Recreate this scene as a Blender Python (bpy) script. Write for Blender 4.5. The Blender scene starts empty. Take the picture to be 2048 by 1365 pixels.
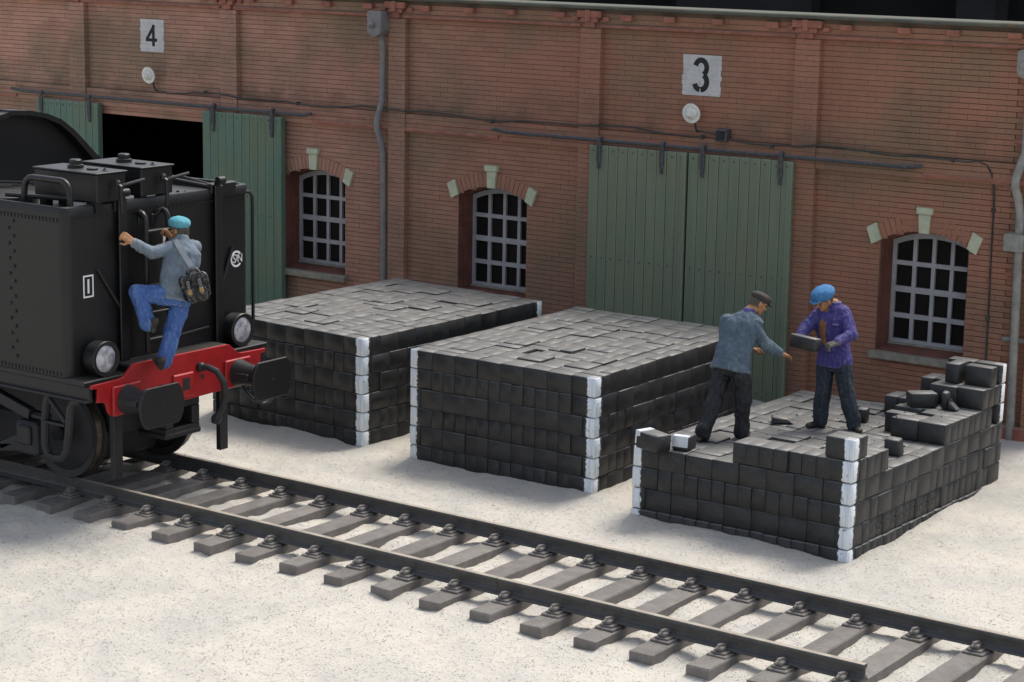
import bpy, math, random
import numpy as np
from mathutils import Vector, Matrix, noise
rnd = random.Random(7)
scene = bpy.context.scene
COL = scene.collection
rad = math.radians

# ------------------------------------------------------------------ camera, sky, sun, exposure
cam_d = bpy.data.cameras.new('camera'); cam = bpy.data.objects.new('camera', cam_d); COL.objects.link(cam)
CAM = Vector((12.3521, -15.9899, 6.2743))
RM = ((0.814685, -0.565714, -0.127497), (0.579648, 0.800925, 0.150092), (0.017207, -0.196181, 0.980417))
FOC = 4193.05                                   # focal length in pixels of a 2048 px wide frame
m = Matrix(((RM[0][0], RM[0][2], -RM[0][1]), (RM[1][0], RM[1][2], -RM[1][1]), (RM[2][0], RM[2][2], -RM[2][1]))).to_4x4()
m.translation = CAM
cam.matrix_world = m
cam_d.sensor_width = 36.0; cam_d.lens = 36.0*FOC/2048.0
cam_d.clip_start = 0.5; cam_d.clip_end = 2000
scene.camera = cam
scene.render.filter_size = 1.05

SUN_TO = Vector((0.10, 1.0, 1.75)).normalized()  # high, from behind the shed
sun_el = math.asin(SUN_TO.z); sun_az = math.atan2(SUN_TO.x, SUN_TO.y)
world = bpy.data.worlds.new('World'); scene.world = world; world.use_nodes = True
wn = world.node_tree; wn.nodes.clear()
wo = wn.nodes.new('ShaderNodeOutputWorld'); wb = wn.nodes.new('ShaderNodeBackground'); ws = wn.nodes.new('ShaderNodeTexSky')
ws.sky_type = 'NISHITA'; ws.sun_disc = False; ws.sun_elevation = sun_el; ws.sun_rotation = sun_az
ws.air_density = 1.0; ws.dust_density = 2.5; ws.ozone_density = 1.0
wb.inputs['Strength'].default_value = 0.15
wh = wn.nodes.new('ShaderNodeHueSaturation'); wh.inputs['Saturation'].default_value = 0.55
wn.links.new(ws.outputs[0], wh.inputs['Color']); wn.links.new(wh.outputs[0], wb.inputs[0]); wn.links.new(wb.outputs[0], wo.inputs[0])
sun_d = bpy.data.lights.new('sun', 'SUN'); sun = bpy.data.objects.new('sun', sun_d); COL.objects.link(sun)
sun_d.energy = 2.2; sun_d.angle = rad(22.0); sun_d.color = (1.0, 0.945, 0.85)
sun.rotation_euler = SUN_TO.to_track_quat('Z', 'Y').to_euler(); sun.location = (0, 20, 30)
vs = scene.view_settings
vs.view_transform = 'Standard'; vs.look = 'None'; vs.gamma = 1.0; vs.exposure = 0.42; vs.use_curve_mapping = False

# ------------------------------------------------------------------ mesh builder
class MB:
    def __init__(s): s.v = []; s.f = []; s.m = []; s.sm = []
    def add(s, vs, fs, mi=0, smooth=True):
        b = len(s.v); s.v.extend([tuple(p) for p in vs])
        for f in fs: s.f.append(tuple(i+b for i in f)); s.m.append(mi); s.sm.append(smooth)
        return s
    def box(s, x0, x1, y0, y1, z0, z1, mi=0, T=None, skip=''):
        vs = [(x, y, z) for z in (z0, z1) for y in (y0, y1) for x in (x0, x1)]
        fs = {'b': (0, 2, 3, 1), 't': (4, 5, 7, 6), 'f': (0, 1, 5, 4), 'k': (2, 6, 7, 3), 'l': (0, 4, 6, 2), 'r': (1, 3, 7, 5)}
        if T: vs = [T @ Vector(p) for p in vs]
        return s.add(vs, [f for k, f in fs.items() if k not in skip], mi, False)
    def cbox(s, x0, x1, y0, y1, z0, z1, c, mi=0, T=None, jit=0, R=rnd):
        """box with chamfered edges"""
        cx, cy, cz = (x0+x1)/2, (y0+y1)/2, (z0+z1)/2; hx, hy, hz = (x1-x0)/2, (y1-y0)/2, (z1-z0)/2
        vs = []; idx = {}
        for sx in (-1, 1):
            for sy in (-1, 1):
                for sz in (-1, 1):
                    for ax in range(3):
                        h = [hx-c, hy-c, hz-c]; h[ax] += c
                        p = Vector((cx+sx*h[0], cy+sy*h[1], cz+sz*h[2]))
                        if jit: p += Vector((R.uniform(-jit, jit), R.uniform(-jit, jit), R.uniform(-jit, jit)))
                        idx[(sx, sy, sz, ax)] = len(vs); vs.append(p)
        fs = []
        for ax in range(3):
            o1, o2 = [a for a in range(3) if a != ax]
            for sg in (-1, 1):
                q = []
                for a, b in ((-1, -1), (1, -1), (1, 1), (-1, 1)):
                    k = [0, 0, 0]; k[ax] = sg; k[o1] = a; k[o2] = b; q.append(idx[(*k, ax)])
                fs.append(q)
            for a in (-1, 1):                      # edges running along axis ax
                for b in (-1, 1):
                    q = []
                    for t, w in ((-1, o1), (-1, o2), (1, o2), (1, o1)):
                        k = [0, 0, 0]; k[ax] = t; k[o1] = a; k[o2] = b; q.append(idx[(*k, w)])
                    fs.append(q)
        for sx in (-1, 1):
            for sy in (-1, 1):
                for sz in (-1, 1): fs.append([idx[(sx, sy, sz, a)] for a in range(3)])
        out = []
        C0 = Vector((cx, cy, cz))
        for f in fs:                                # outward winding
            a, b, d = vs[f[0]], vs[f[1]], vs[f[2]]
            mid = sum((vs[i] for i in f), Vector())/len(f)
            out.append(f if (b-a).cross(d-b).dot(mid-C0) > 0 else f[::-1])
        if T: vs = [T @ p for p in vs]
        return s.add(vs, out, mi, True)
    def prism(s, poly, fn, d0, d1, mi=0, smooth=False):
        """poly of 2-D points swept between depths d0 and d1 through fn(a, b, d) -> point"""
        n = len(poly)
        vs = [fn(a, b, d0) for a, b in poly]+[fn(a, b, d1) for a, b in poly]
        fs = [tuple(range(n)), tuple(range(2*n-1, n-1, -1))]+[(i, i+n, (i+1) % n+n, (i+1) % n) for i in range(n)]
        V = [Vector(p) for p in vs]
        a = sum(((V[i]-V[0]).cross(V[(i+1) % n]-V[0]) for i in range(n)), Vector())
        if a.dot(V[0]-V[n]) < 0: fs = [f[::-1] for f in fs]
        return s.add(vs, fs, mi, smooth)
    def tube(s, pts, r, n=8, mi=0, cap=True, rs=None):
        pts = [Vector(p) for p in pts]; k = len(pts); vs = []; fs = []
        t0 = (pts[1]-pts[0]).normalized(); u = t0.orthogonal().normalized()
        for i, p in enumerate(pts):
            t = (pts[min(i+1, k-1)]-pts[max(i-1, 0)]).normalized()
            u = (u-t*u.dot(t)).normalized(); w = t.cross(u); q = rs[i] if rs else r
            for j in range(n):
                a = 2*math.pi*j/n; vs.append(p+(u*math.cos(a)+w*math.sin(a))*q)
        for i in range(k-1):
            for j in range(n):
                a = i*n+j; b = i*n+(j+1) % n; fs.append((a, b, b+n, a+n))
        if cap: fs += [tuple(range(n-1, -1, -1)), tuple(range((k-1)*n, k*n))]
        return s.add(vs, fs, mi, True)
    def lathe(s, prof, o, ax, n=20, mi=0):
        """prof: list of (distance along axis, radius)"""
        o = Vector(o); ax = Vector(ax).normalized(); u = ax.orthogonal().normalized(); w = ax.cross(u); vs = []; fs = []
        for t, r in prof:
            for j in range(n):
                a = 2*math.pi*j/n; vs.append(o+ax*t+(u*math.cos(a)+w*math.sin(a))*max(r, 1e-4))
        for i in range(len(prof)-1):
            for j in range(n):
                a = i*n+j; b = i*n+(j+1) % n; fs.append((a, b, b+n, a+n))
        fs += [tuple(range(n-1, -1, -1)), tuple(range((len(prof)-1)*n, len(prof)*n))]
        return s.add(vs, fs, mi, True)
    def ell(s, c, r, X=None, Y=None, nu=14, nv=9, mi=0):
        c = Vector(c)
        if X is None: ax = (Vector((1, 0, 0)), Vector((0, 1, 0)), Vector((0, 0, 1)))
        else:
            X = Vector(X).normalized(); Z = X.cross(Vector(Y)).normalized(); ax = (X, Z.cross(X), Z)
        vs = []; fs = []
        for i in range(nv+1):
            th = math.pi*i/nv
            for j in range(nu):
                a = 2*math.pi*j/nu
                vs.append(c+ax[0]*(r[0]*math.sin(th)*math.cos(a))+ax[1]*(r[1]*math.sin(th)*math.sin(a))+ax[2]*(r[2]*math.cos(th)))
        for i in range(nv):
            for j in range(nu):
                a = i*nu+j; b = i*nu+(j+1) % nu; fs.append((a, a+nu, b+nu, b))
        return s.add(vs, fs, mi, True)
    def cap(s, a, b, r0, r1, n=10):
        """closed tapered capsule"""
        a = Vector(a); b = Vector(b); t = (b-a).normalized(); pts = []; rs = []
        for k in (0.98, 0.8, 0.5, 0.2): pts.append(a-t*r0*k); rs.append(r0*math.sqrt(1-k*k))
        pts += [a, a.lerp(b, .5), b]; rs += [r0, (r0+r1)/2, r1]
        for k in (0.2, 0.5, 0.8, 0.98): pts.append(b+t*r1*k); rs.append(r1*math.sqrt(1-k*k))
        return s.tube(pts, 0, n, 0, True, rs)
    def loft(s, rings, n=16):
        """rings: (centre, half-width vector, half-depth vector)"""
        vs = []; fs = []
        for c, a, b in rings:
            c = Vector(c); a = Vector(a); b = Vector(b)
            for j in range(n):
                t = 2*math.pi*j/n; vs.append(c+a*math.cos(t)+b*math.sin(t))
        for i in range(len(rings)-1):
            for j in range(n):
                p = i*n+j; q = i*n+(j+1) % n; fs.append((p, q, q+n, p+n))
        fs += [tuple(range(n-1, -1, -1)), tuple(range((len(rings)-1)*n, len(rings)*n))]
        return s.add(vs, fs, 0, True)
    def mesh(s, name, mats, angle=32):
        me = bpy.data.meshes.new(name); me.from_pydata(s.v, [], s.f)
        for q in (mats if isinstance(mats, (list, tuple)) else [mats]): me.materials.append(q)
        me.polygons.foreach_set('material_index', s.m); me.polygons.foreach_set('use_smooth', s.sm)
        if any(s.sm): me.set_sharp_from_angle(angle=rad(angle))
        me.update(); return me
    def build(s, name, mats, parent=None, angle=32, **k):
        return link(name, s.mesh(name, mats, angle), parent, **k)

def link(name, data, parent=None, label=None, cat=None, group=None, kind=None, loc=None, rot=None):
    o = bpy.data.objects.new(name, data); COL.objects.link(o)
    if parent: o.parent = parent
    if loc is not None: o.location = loc
    if rot is not None: o.rotation_euler = rot
    tag(o, label, cat, group, kind); return o
def tag(o, label=None, cat=None, group=None, kind=None):
    for k, q in (('label', label), ('category', cat), ('group', group), ('kind', kind)):
        if q: o[k] = q
def bevel(o, w, seg=2, ang=35):
    b = o.modifiers.new('bevel', 'BEVEL'); b.width = w; b.segments = seg; b.limit_method = 'ANGLE'; b.angle_limit = rad(ang)
    return o
def arc(c, r, a0, a1, n=8):
    return [(c[0]+r*math.cos(rad(a0+(a1-a0)*i/n)), c[1]+r*math.sin(rad(a0+(a1-a0)*i/n))) for i in range(n+1)]
def text_mesh(txt, size, depth=0.004, shear=0.0):
    cu = bpy.data.curves.new('lettering', 'FONT'); cu.body = txt; cu.size = size; cu.extrude = depth; cu.align_x = 'CENTER'; cu.align_y = 'CENTER'
    cu.resolution_u = 3; cu.shear = shear; cu.space_line = 0.8
    o = bpy.data.objects.new('lettering', cu); COL.objects.link(o); dg = bpy.context.evaluated_depsgraph_get()
    me = bpy.data.meshes.new_from_object(o.evaluated_get(dg)); bpy.data.objects.remove(o); bpy.data.curves.remove(cu); return me

# ------------------------------------------------------------------ materials
class NG:
    def __init__(s, name):
        s.m = bpy.data.materials.new(name); s.m.use_nodes = True; s.t = s.m.node_tree; s.t.nodes.clear()
        s.out = s.n('ShaderNodeOutputMaterial'); s.b = s.n('ShaderNodeBsdfPrincipled'); s.l(s.b.outputs[0], s.out.inputs[0])
        s.geo = s.n('ShaderNodeNewGeometry'); s.pos = s.geo.outputs['Position']; s.nrm = s.geo.outputs['Normal']
    def n(s, t, **k):
        q = s.t.nodes.new(t)
        for a, b in k.items(): setattr(q, a, b)
        return q
    def l(s, a, b): s.t.links.new(a, b)
    def val(s, sock, x):
        if hasattr(x, 'is_output') or isinstance(x, bpy.types.NodeSocket): s.l(x, sock)
        else: sock.default_value = x
    def noise(s, scale, detail=3, vec=None, rough=.55):
        q = s.n('ShaderNodeTexNoise'); s.l(vec or s.pos, q.inputs['Vector']); q.inputs['Scale'].default_value = scale
        q.inputs['Detail'].default_value = detail; q.inputs['Roughness'].default_value = rough; return q.outputs['Fac']
    def math(s, op, a, b=0.0, clamp=False):
        q = s.n('ShaderNodeMath', operation=op, use_clamp=clamp); s.val(q.inputs[0], a); s.val(q.inputs[1], b); return q.outputs[0]
    def ramp(s, x, a, b, lo=0.0, hi=1.0):
        q = s.n('ShaderNodeMapRange'); q.interpolation_type = 'SMOOTHSTEP'; s.val(q.inputs[0], x)
        for i, w in enumerate((a, b, lo, hi)): q.inputs[i+1].default_value = w
        return q.outputs[0]
    def mix(s, f, a, b):
        q = s.n('ShaderNodeMix', data_type='RGBA'); s.val(q.inputs[0], f)
        for sk, c in ((q.inputs[6], a), (q.inputs[7], b)):
            if isinstance(c, (tuple, list)): sk.default_value = (*c[:3], 1)
            else: s.l(c, sk)
        return q.outputs[2]
    def bump(s, h, strength=.3, dist=.01, prev=None):
        q = s.n('ShaderNodeBump'); q.inputs['Strength'].default_value = strength; q.inputs['Distance'].default_value = dist
        s.l(h, q.inputs['Height'])
        if prev: s.l(prev, q.inputs['Normal'])
        s.l(q.outputs[0], s.b.inputs['Normal']); return q.outputs[0]
    def sep(s, v):
        q = s.n('ShaderNodeSeparateXYZ'); s.l(v, q.inputs[0]); return q.outputs
    def edge(s, radius=.012, samples=3):
        q = s.n('ShaderNodeBevel', samples=samples); q.inputs['Radius'].default_value = radius
        d = s.n('ShaderNodeVectorMath', operation='DOT_PRODUCT'); s.l(q.outputs[0], d.inputs[0]); s.l(s.nrm, d.inputs[1])
        return s.ramp(d.outputs['Value'], .985, .88)
    def fin(s, col, rough=.6, spec=.5, metal=0.0):
        s.val(s.b.inputs['Base Color'], (*col, 1) if isinstance(col, tuple) else col)
        s.val(s.b.inputs['Roughness'], rough); s.b.inputs['Specular IOR Level'].default_value = spec; s.b.inputs['Metallic'].default_value = metal
        return s.m

def paint(name, c, c2=None, scale=5, rough=.6, spec=.5, dust=None, speck=None, bump=.15, bscale=90, edge=None, metal=0.0, dsharp=(.55, .95)):
    """painted surface: two-tone wear, optional dust lying on upward faces, fine specks, worn edges, grainy relief"""
    g = NG(name)
    c2 = c2 or tuple(x*.8 for x in c)
    col = g.mix(g.ramp(g.noise(scale, 4), .35, .65), c, c2)
    if edge:
        f = g.math('MULTIPLY', g.edge(edge[2]), g.ramp(g.noise(28, 2), .35, .6)); col = g.mix(g.math('MULTIPLY', f, edge[1]), col, edge[0])
    if dust:
        f = g.math('MULTIPLY', g.ramp(g.sep(g.nrm)[2], *dsharp), g.ramp(g.noise(scale*1.7, 5, rough=.7), .15, .6, .55, 1.0))
        col = g.mix(g.math('MULTIPLY', f, dust[1]), col, dust[0])
    if speck:
        f = g.ramp(g.noise(speck[2], 1), speck[3] if len(speck) > 3 else .68, .78); col = g.mix(g.math('MULTIPLY', f, speck[1]), col, speck[0])
    if bump: g.bump(g.noise(bscale, 2), bump, .006)
    return g.fin(col, rough, spec, metal)

def brick_mat(name, single, edge=False):
    g = NG(name)
    if single:
        q = g.n('ShaderNodeObjectInfo'); r = q.outputs['Random']
    else: r = g.geo.outputs['Random Per Island']
    p = g.sep(g.pos)
    base = g.mix(g.ramp(r, 0, 1), (.335, .170, .118), (.305, .150, .104))
    west = g.ramp(p[0], -3.5, -14)                                  # stronger light on the left-hand bays, put into the brick colour
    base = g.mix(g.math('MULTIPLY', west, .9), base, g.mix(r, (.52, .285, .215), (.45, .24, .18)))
    east = g.ramp(p[0], -9, 0)                                     # the right-hand bays were painted a more orange red
    base = g.mix(g.math('MULTIPLY', east, .45), base, (.40, .175, .105))
    wash = g.ramp(g.noise(.42, 4, rough=.6), .42, .66)             # olive-brown weathering wash in big clouds
    base = g.mix(g.math('MULTIPLY', wash, .75), base, (.19, .152, .098))
    low = g.math('MULTIPLY', g.ramp(g.noise(1.3, 4), .45, .7), .35)
    base = g.mix(low, base, (.20, .115, .08))
    grime = g.math('MULTIPLY', g.ramp(p[2], 3.95, 3.38), g.ramp(p[2], 3.2, 3.36))   # soot gathered on the ledge above the string course
    base = g.mix(g.math('MULTIPLY', grime, g.ramp(g.noise(2.2, 4), .4, .7, 0, .45)), base, (.08, .068, .055))
    chip = g.math('MULTIPLY', g.ramp(g.noise(38, 2), .66, .74), g.ramp(g.noise(1.1, 2), .5, .68))
    base = g.mix(g.math('MULTIPLY', chip, .5), base, (.55, .42, .42))
    dk = g.ramp(g.noise(60, 2), .68, .76)
    base = g.mix(g.math('MULTIPLY', dk, .35), base, (.06, .05, .04))
    if edge: base = g.mix(g.math('MULTIPLY', g.edge(.011, 4), g.ramp(g.noise(9, 3), .35, .6, .05, .5)), base, (.42, .33, .30))
    g.bump(g.noise(70, 3), .25, .005)
    return g.fin(base, .82, .25)
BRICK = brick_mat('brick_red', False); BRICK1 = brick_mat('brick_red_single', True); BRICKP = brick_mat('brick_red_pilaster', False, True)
MORTAR = paint('mortar_dark', (.16, .112, .083), (.12, .09, .065), 3, .9, .2)
REVEAL = paint('reveal_red', (.20, .085, .065), (.15, .065, .05), 4, .85, .2)
TRIM = paint('trim_red', (.36, .145, .10), (.25, .10, .075), 5, .8, .25, dust=((.42, .36, .28), .7), edge=((.45, .36, .32), .5, .012), dsharp=(.6, .95))
GUTTER = paint('gutter_pale', (.11, .12, .095), (.085, .085, .07), 2.5, .8, .25, dust=((.125, .13, .105), .6), speck=((.2, .09, .06), .8, 7, .6))
STONE = paint('cream_stone', (.52, .55, .40), (.45, .47, .34), 9, .8, .25, speck=((.3, .3, .22), .5, 30))
SILL = paint('sill_grey', (.31, .29, .235), (.23, .21, .17), 9, .85, .25, speck=((.13, .12, .1), .6, 40), bump=.5)
FRAME = paint('window_frame_grey', (.42, .415, .42), (.36, .355, .365), 6, .7, .3, speck=((.12, .12, .12), .5, 60))
PANE = paint('window_pane_black', (.011, .010, .009), (.014, .012, .010), 6, .65, .12, speck=((.10, .09, .08), .35, 60, .7), bump=0)
DARKROOM = paint('dark_interior', (.022, .016, .012), (.016, .012, .010), 2, .95, .1)
def door_mat(name, c, c2, c3):
    g = NG(name); p = g.sep(g.pos)
    v = g.n('ShaderNodeCombineXYZ'); g.l(g.math('MULTIPLY', p[0], 9), v.inputs[0]); g.l(g.math('MULTIPLY', p[2], .7), v.inputs[2])
    col = g.mix(g.ramp(g.noise(1.0, 4, v.outputs[0]), .35, .65), c, c2)
    col = g.mix(g.math('MULTIPLY', g.ramp(g.noise(1.1, 4), .45, .7), .7), col, c3)
    f = g.math('MULTIPLY', g.edge(.014), g.ramp(g.noise(30, 2), .3, .55)); col = g.mix(g.math('MULTIPLY', f, .75), col, (.42, .44, .39))
    d = g.math('MULTIPLY', g.ramp(g.sep(g.nrm)[2], .6, .95), .75); col = g.mix(d, col, (.40, .37, .27))
    col = g.mix(g.math('MULTIPLY', g.ramp(g.noise(55, 1), .7, .76), .5), col, (.30, .33, .26))
    g.bump(g.noise(95, 2), .45, .006)
    return g.fin(col, .75, .3)
DOOR_A = door_mat('door_green_olive', (.185, .222, .150), (.160, .198, .135), (.195, .205, .125))
DOOR_B = door_mat('door_green_bright', (.125, .205, .155), (.105, .178, .135), (.15, .185, .115))
IRON = paint('iron_dark_blue', (.045, .046, .052), (.065, .064, .066), 20, .7, .4, dust=((.24, .24, .22), .55), edge=((.30, .31, .32), .6, .014), speck=((.32, .33, .34), .45, 45, .6))
PIPE = paint('pipe_grey', (.23, .22, .22), (.18, .175, .175), 8, .7, .35, dust=((.4, .38, .33), .5), speck=((.34, .34, .33), .5, 70, .62), bump=.35)
PIPE_B = paint('pipe_pale_grey', (.30, .295, .27), (.22, .215, .20), 8, .75, .35, dust=((.42, .40, .33), .6), speck=((.42, .41, .36), .5, 70, .62), bump=.45)
LAMPW = paint('lamp_white', (.78, .78, .72), (.68, .67, .62), 14, .55, .4, speck=((.3, .28, .24), .4, 50))
CABLE = paint('cable_black', (.040, .040, .040), (.06, .06, .058), 10, .75, .3, dust=((.22, .2, .17), .6), speck=((.25, .25, .24), .4, 50, .62))
SIGNW = paint('sign_white_paint', (.58, .58, .575), (.50, .50, .50), 6, .75, .3, speck=((.36, .20, .16), .7, 26, .64))
SIGNK = paint('sign_black_paint', (.016, .016, .018), (.03, .03, .03), 8, .7, .3)
BACKDROP = paint('backdrop_dark', (.012, .013, .013), (.008, .009, .009), .5, .95, .1, bump=0)
BACKGREY = paint('backdrop_grey', (.030, .031, .032), (.022, .023, .024), 1.0, .95, .1, bump=0)

# ------------------------------------------------------------------ ground
RNG = np.random.default_rng(5)
def hnoise(x, y, f): return noise.noise(Vector((x*f, y*f, 3.7)))
def ground_z(x, y):
    z = -.300+.045*hnoise(x, y, .75)+.026*hnoise(x+9, y, 2.1)+.015*hnoise(x, y+5, 5.0)+.006*hnoise(x+2, y, 11)
    t = abs(y-.7175)
    if t < 1.6:                                        # between and beside the sleepers
        w = min(1, (1.6-t)/.35); z = z*(1-w)+(-.278+.036*hnoise(x, y, 1.6)+.034*hnoise(x, y+5, 4.2)+.012*hnoise(x+3, y, 9))*w
    for (sx, sy, ex, ey, a) in ((-3.2, 3.87, -.49, 7.69, .045), (.29, 3.45, 3.0, 7.4, .04), (-6.75, 4.05, -4.05, 7.7, .05)):
        d = math.hypot(max(sx-x, 0, x-ex), max(sy-y, 0, y-ey))
        z += a*max(0, 1-d/.45)**2*(.6+.8*hnoise(x, y, 1.3))
    d = 9.6-y
    if 0 < d < 1: z += .04*(1-d)
    return z
SAND = None
def sand_mat():
    g = NG('sand_white')
    c = g.mix(g.ramp(g.noise(1.1, 5, rough=.62), .38, .64), (.560, .522, .458), (.470, .452, .410))
    c = g.mix(g.ramp(g.noise(7, 4, rough=.7), .54, .70, 0, .6), c, (.50, .43, .345))
    c = g.mix(g.ramp(g.noise(48, 3), .52, .70, 0, .45), c, (.60, .59, .565))
    c = g.mix(g.ramp(g.noise(37, 3), .58, .74, 0, .40), c, (.44, .385, .31))
    c = g.mix(g.ramp(g.noise(19, 3), .60, .75, 0, .35), c, (.50, .42, .34))
    h = g.math('ADD', g.math('MULTIPLY', g.noise(60, 3), .6), g.math('MULTIPLY', g.noise(24, 3), .9))
    g.bump(h, .34, .020)
    return g.fin(c, .85, .3)
SAND = sand_mat()
def grain_mat():
    g = NG('sand_grain'); r = g.geo.outputs['Random Per Island']
    q = g.n('ShaderNodeValToRGB'); g.l(r, q.inputs[0]); e = q.color_ramp; e.interpolation = 'CONSTANT'
    stops = [(0, (.60, .575, .52)), (.3, (.56, .535, .475)), (.55, (.63, .62, .595)), (.78, (.52, .495, .44)), (.90, (.56, .455, .37)), (.9925, (.40, .33, .26)), (.9988, (.12, .10, .085))]
    e.elements[0].position = 0; e.elements[0].color = (*stops[0][1], 1); e.elements[1].position = stops[1][0]; e.elements[1].color = (*stops[1][1], 1)
    for p, c in stops[2:]:
        w = e.elements.new(p); w.color = (*c, 1)
    g.fin(q.outputs[0], .38, .5)
    t = g.n('ShaderNodeBsdfTranslucent'); g.l(q.outputs[0], t.inputs[0])
    mx = g.n('ShaderNodeMixShader'); mx.inputs[0].default_value = .55; g.l(g.b.outputs[0], mx.inputs[1]); g.l(t.outputs[0], mx.inputs[2]); g.l(mx.outputs[0], g.out.inputs[0])
    return g.m
GRAIN = grain_mat()
def build_ground():
    xs = np.concatenate([[-400, -120, -50, -25, -14], np.arange(-9.5, 7.01, .055), [9, 14, 25, 60, 150, 400]])
    ys = np.concatenate([[-400, -120, -50, -25, -12], np.arange(-6.5, 9.9, .055), [11, 15, 30, 80, 400]])
    nx, ny = len(xs), len(ys)
    V = [(float(x), float(y), ground_z(x, y) if -14 < x < 12 and -12 < y < 12 else -.3) for y in ys for x in xs]
    F = [(j*nx+i, j*nx+i+1, (j+1)*nx+i+1, (j+1)*nx+i) for j in range(ny-1) for i in range(nx-1)]
    me = bpy.data.meshes.new('ground'); me.from_pydata(V, [], F); me.materials.append(SAND)
    me.polygons.foreach_set('use_smooth', [True]*len(F)); me.update()
    link('ground', me, kind='structure', label='pale coarse sand ground with small humps around the track and stacks')
build_ground()

def build_grains(n=90000):
    C = np.array(CAM); R = np.array(RM)
    pts = []
    need = n
    while need > 0:
        x = RNG.uniform(-8.5, 6.6, need*3); y = RNG.uniform(-5.2, 9.5, need*3)
        d = (np.stack([x, y, np.full_like(x, -.3)], 1)-C)@R
        u = FOC*d[:, 0]/d[:, 1]; v = -FOC*d[:, 2]/d[:, 1]
        ok = (abs(u) < 1060) & (abs(v) < 720)
        ok &= ~((y > 4.35) & (x < -4.4) & (y < 7.4)) & ~((x > -2.9) & (x < -.75) & (y > 4.1) & (y < 7.4)) & ~((x > .55) & (x < 2.7) & (y > 3.75) & (y < 7.2))
        ok &= ~((x < -6.6) & (y > 2.5))
        ok &= RNG.uniform(0, 1, len(x)) < np.clip(1.25-.055*(y+4), .3, 1)
        p = np.stack([x, y], 1)[ok][:need]; pts.append(p); need -= len(p)
    P = np.concatenate(pts)
    z = np.array([ground_z(a, b) for a, b in P])
    # a few grains spilled on the sleepers
    k = 900
    si = RNG.integers(-2, 21, k); sx = -6.2533+.6035*si+RNG.uniform(.01, .24, k); sy = RNG.choice([0, 1, 2], k, p=[.35, .5, .15])
    sy = np.where(sy == 0, RNG.uniform(-.54, -.25, k), np.where(sy == 1, RNG.uniform(.15, 1.25, k), RNG.uniform(1.6, 1.97, k)))
    P = np.concatenate([P, np.stack([sx, sy], 1)]); z = np.concatenate([z, np.full(k, -.187)])
    N = len(P)
    base = np.array([[1, 0, 0], [-1, 0, 0], [0, 1, 0], [0, -1, 0], [0, 0, 1], [0, 0, -1]], float)
    r = RNG.uniform(.0050, .0095, N)*np.where(RNG.uniform(0, 1, N) < .03, 1.5, 1); r[-k:] *= .8
    q = RNG.normal(size=(N, 4)); q /= np.linalg.norm(q, axis=1)[:, None]
    a, b, c, d = q.T
    M = np.stack([1-2*(c*c+d*d), 2*(b*c-a*d), 2*(b*d+a*c), 2*(b*c+a*d), 1-2*(b*b+d*d), 2*(c*d-a*b), 2*(b*d-a*c), 2*(c*d+a*b), 1-2*(b*b+c*c)], 1).reshape(N, 3, 3)
    S = RNG.uniform(.75, 1.3, (N, 6, 3))*base[None]
    V = np.einsum('nij,nkj->nki', M, S)*r[:, None, None]*np.array([1, 1, .24])+np.stack([P[:, 0], P[:, 1], z+r*.02], 1)[:, None, :]
    f = np.array([[0, 2, 4], [2, 1, 4], [1, 3, 4], [3, 0, 4], [2, 0, 5], [1, 2, 5], [3, 1, 5], [0, 3, 5]])
    F = (f[None]+6*np.arange(N)[:, None, None]).reshape(-1)
    me = bpy.data.meshes.new('sand_grains'); me.vertices.add(6*N); me.vertices.foreach_set('co', V.reshape(-1).astype(np.float32))
    me.loops.add(len(F)); me.loops.foreach_set('vertex_index', F.astype(np.int32))
    me.polygons.add(8*N); me.polygons.foreach_set('loop_start', (3*np.arange(8*N)).astype(np.int32))
    me.materials.append(GRAIN); me.update(calc_edges=True)
    me.polygons.foreach_set('use_smooth', [False]*(8*N))
    link('sand_grains', me, kind='stuff', label='loose coarse white and cream sand grains strewn over the ground')
build_grains()

# ------------------------------------------------------------------ dark hall behind the shed
bd = link('dark_building', None, label='dark unlit hall wall with two grey posts standing behind the brick shed', cat='building', loc=(0, 20.0, -.3))
m_ = MB(); m_.box(-60, 40, .6, 1.0, 0, 9); m_.build('wall', BACKDROP, bd)
for a, b in ((-9.4, -6.4), (-3.35, -2.6)):
    m_ = MB(); m_.box(a, b, .0 if b > -3 else .25, .598, 0, 8.6); m_.build('post' if b > -3 else 'panel', BACKGREY, bd)
m_ = MB(); m_.box(-60, 40, .42, .597, 4.1, 4.35); m_.build('beam', BACKDROP, bd)

# ------------------------------------------------------------------ engine shed
shed = link('engine_shed', None, label='long red brick engine shed with green sliding doors and arched windows', cat='building', loc=(2.3535, 9.6248, 0), rot=(0, 0, .0115))
W = lambda a, b, d: (a, -d, b)                              # wall coordinates: along, up, out of the wall
S0, S1, ZB, H = -21.6, .45, -.55, .0722
PIL = [(-20.79, -20.45), (-17.34, -16.98), (-13.84, -13.495), (-10.36, -10.04), (-6.85, -6.51), (-3.395, -3.035), (.09, .43)]
WIN = [(-12.565, -11.295), (-9.068, -7.800), (-2.045, -.805)]
WZ0, WSP, WCR = .66, 2.185, 2.335
ARC_R = (.6325**2+(WCR-WSP)**2)/(2*(WCR-WSP))
def arch_half(z):                                            # half width of the opening at height z
    if z <= WSP: return .6325
    zc = WCR-ARC_R; q = ARC_R**2-(z-zc)**2
    return math.sqrt(q) if q > 0 and z < WCR else 0
OPEN_A = (-16.75, -13.95, 2.945)                             # open doorway
OPEN_B = (-6.45, -3.45, 3.0)                                 # doorway behind the closed doors
def cuts(z):
    out = []
    for a, b in WIN:
        h = arch_half(z)
        if z > WZ0-.02 and h > 0: c = (a+b)/2; out.append((c-h, c+h))
    for a, b, t in (OPEN_A, OPEN_B):
        if z < t: out.append((a, b))
    return out
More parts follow.
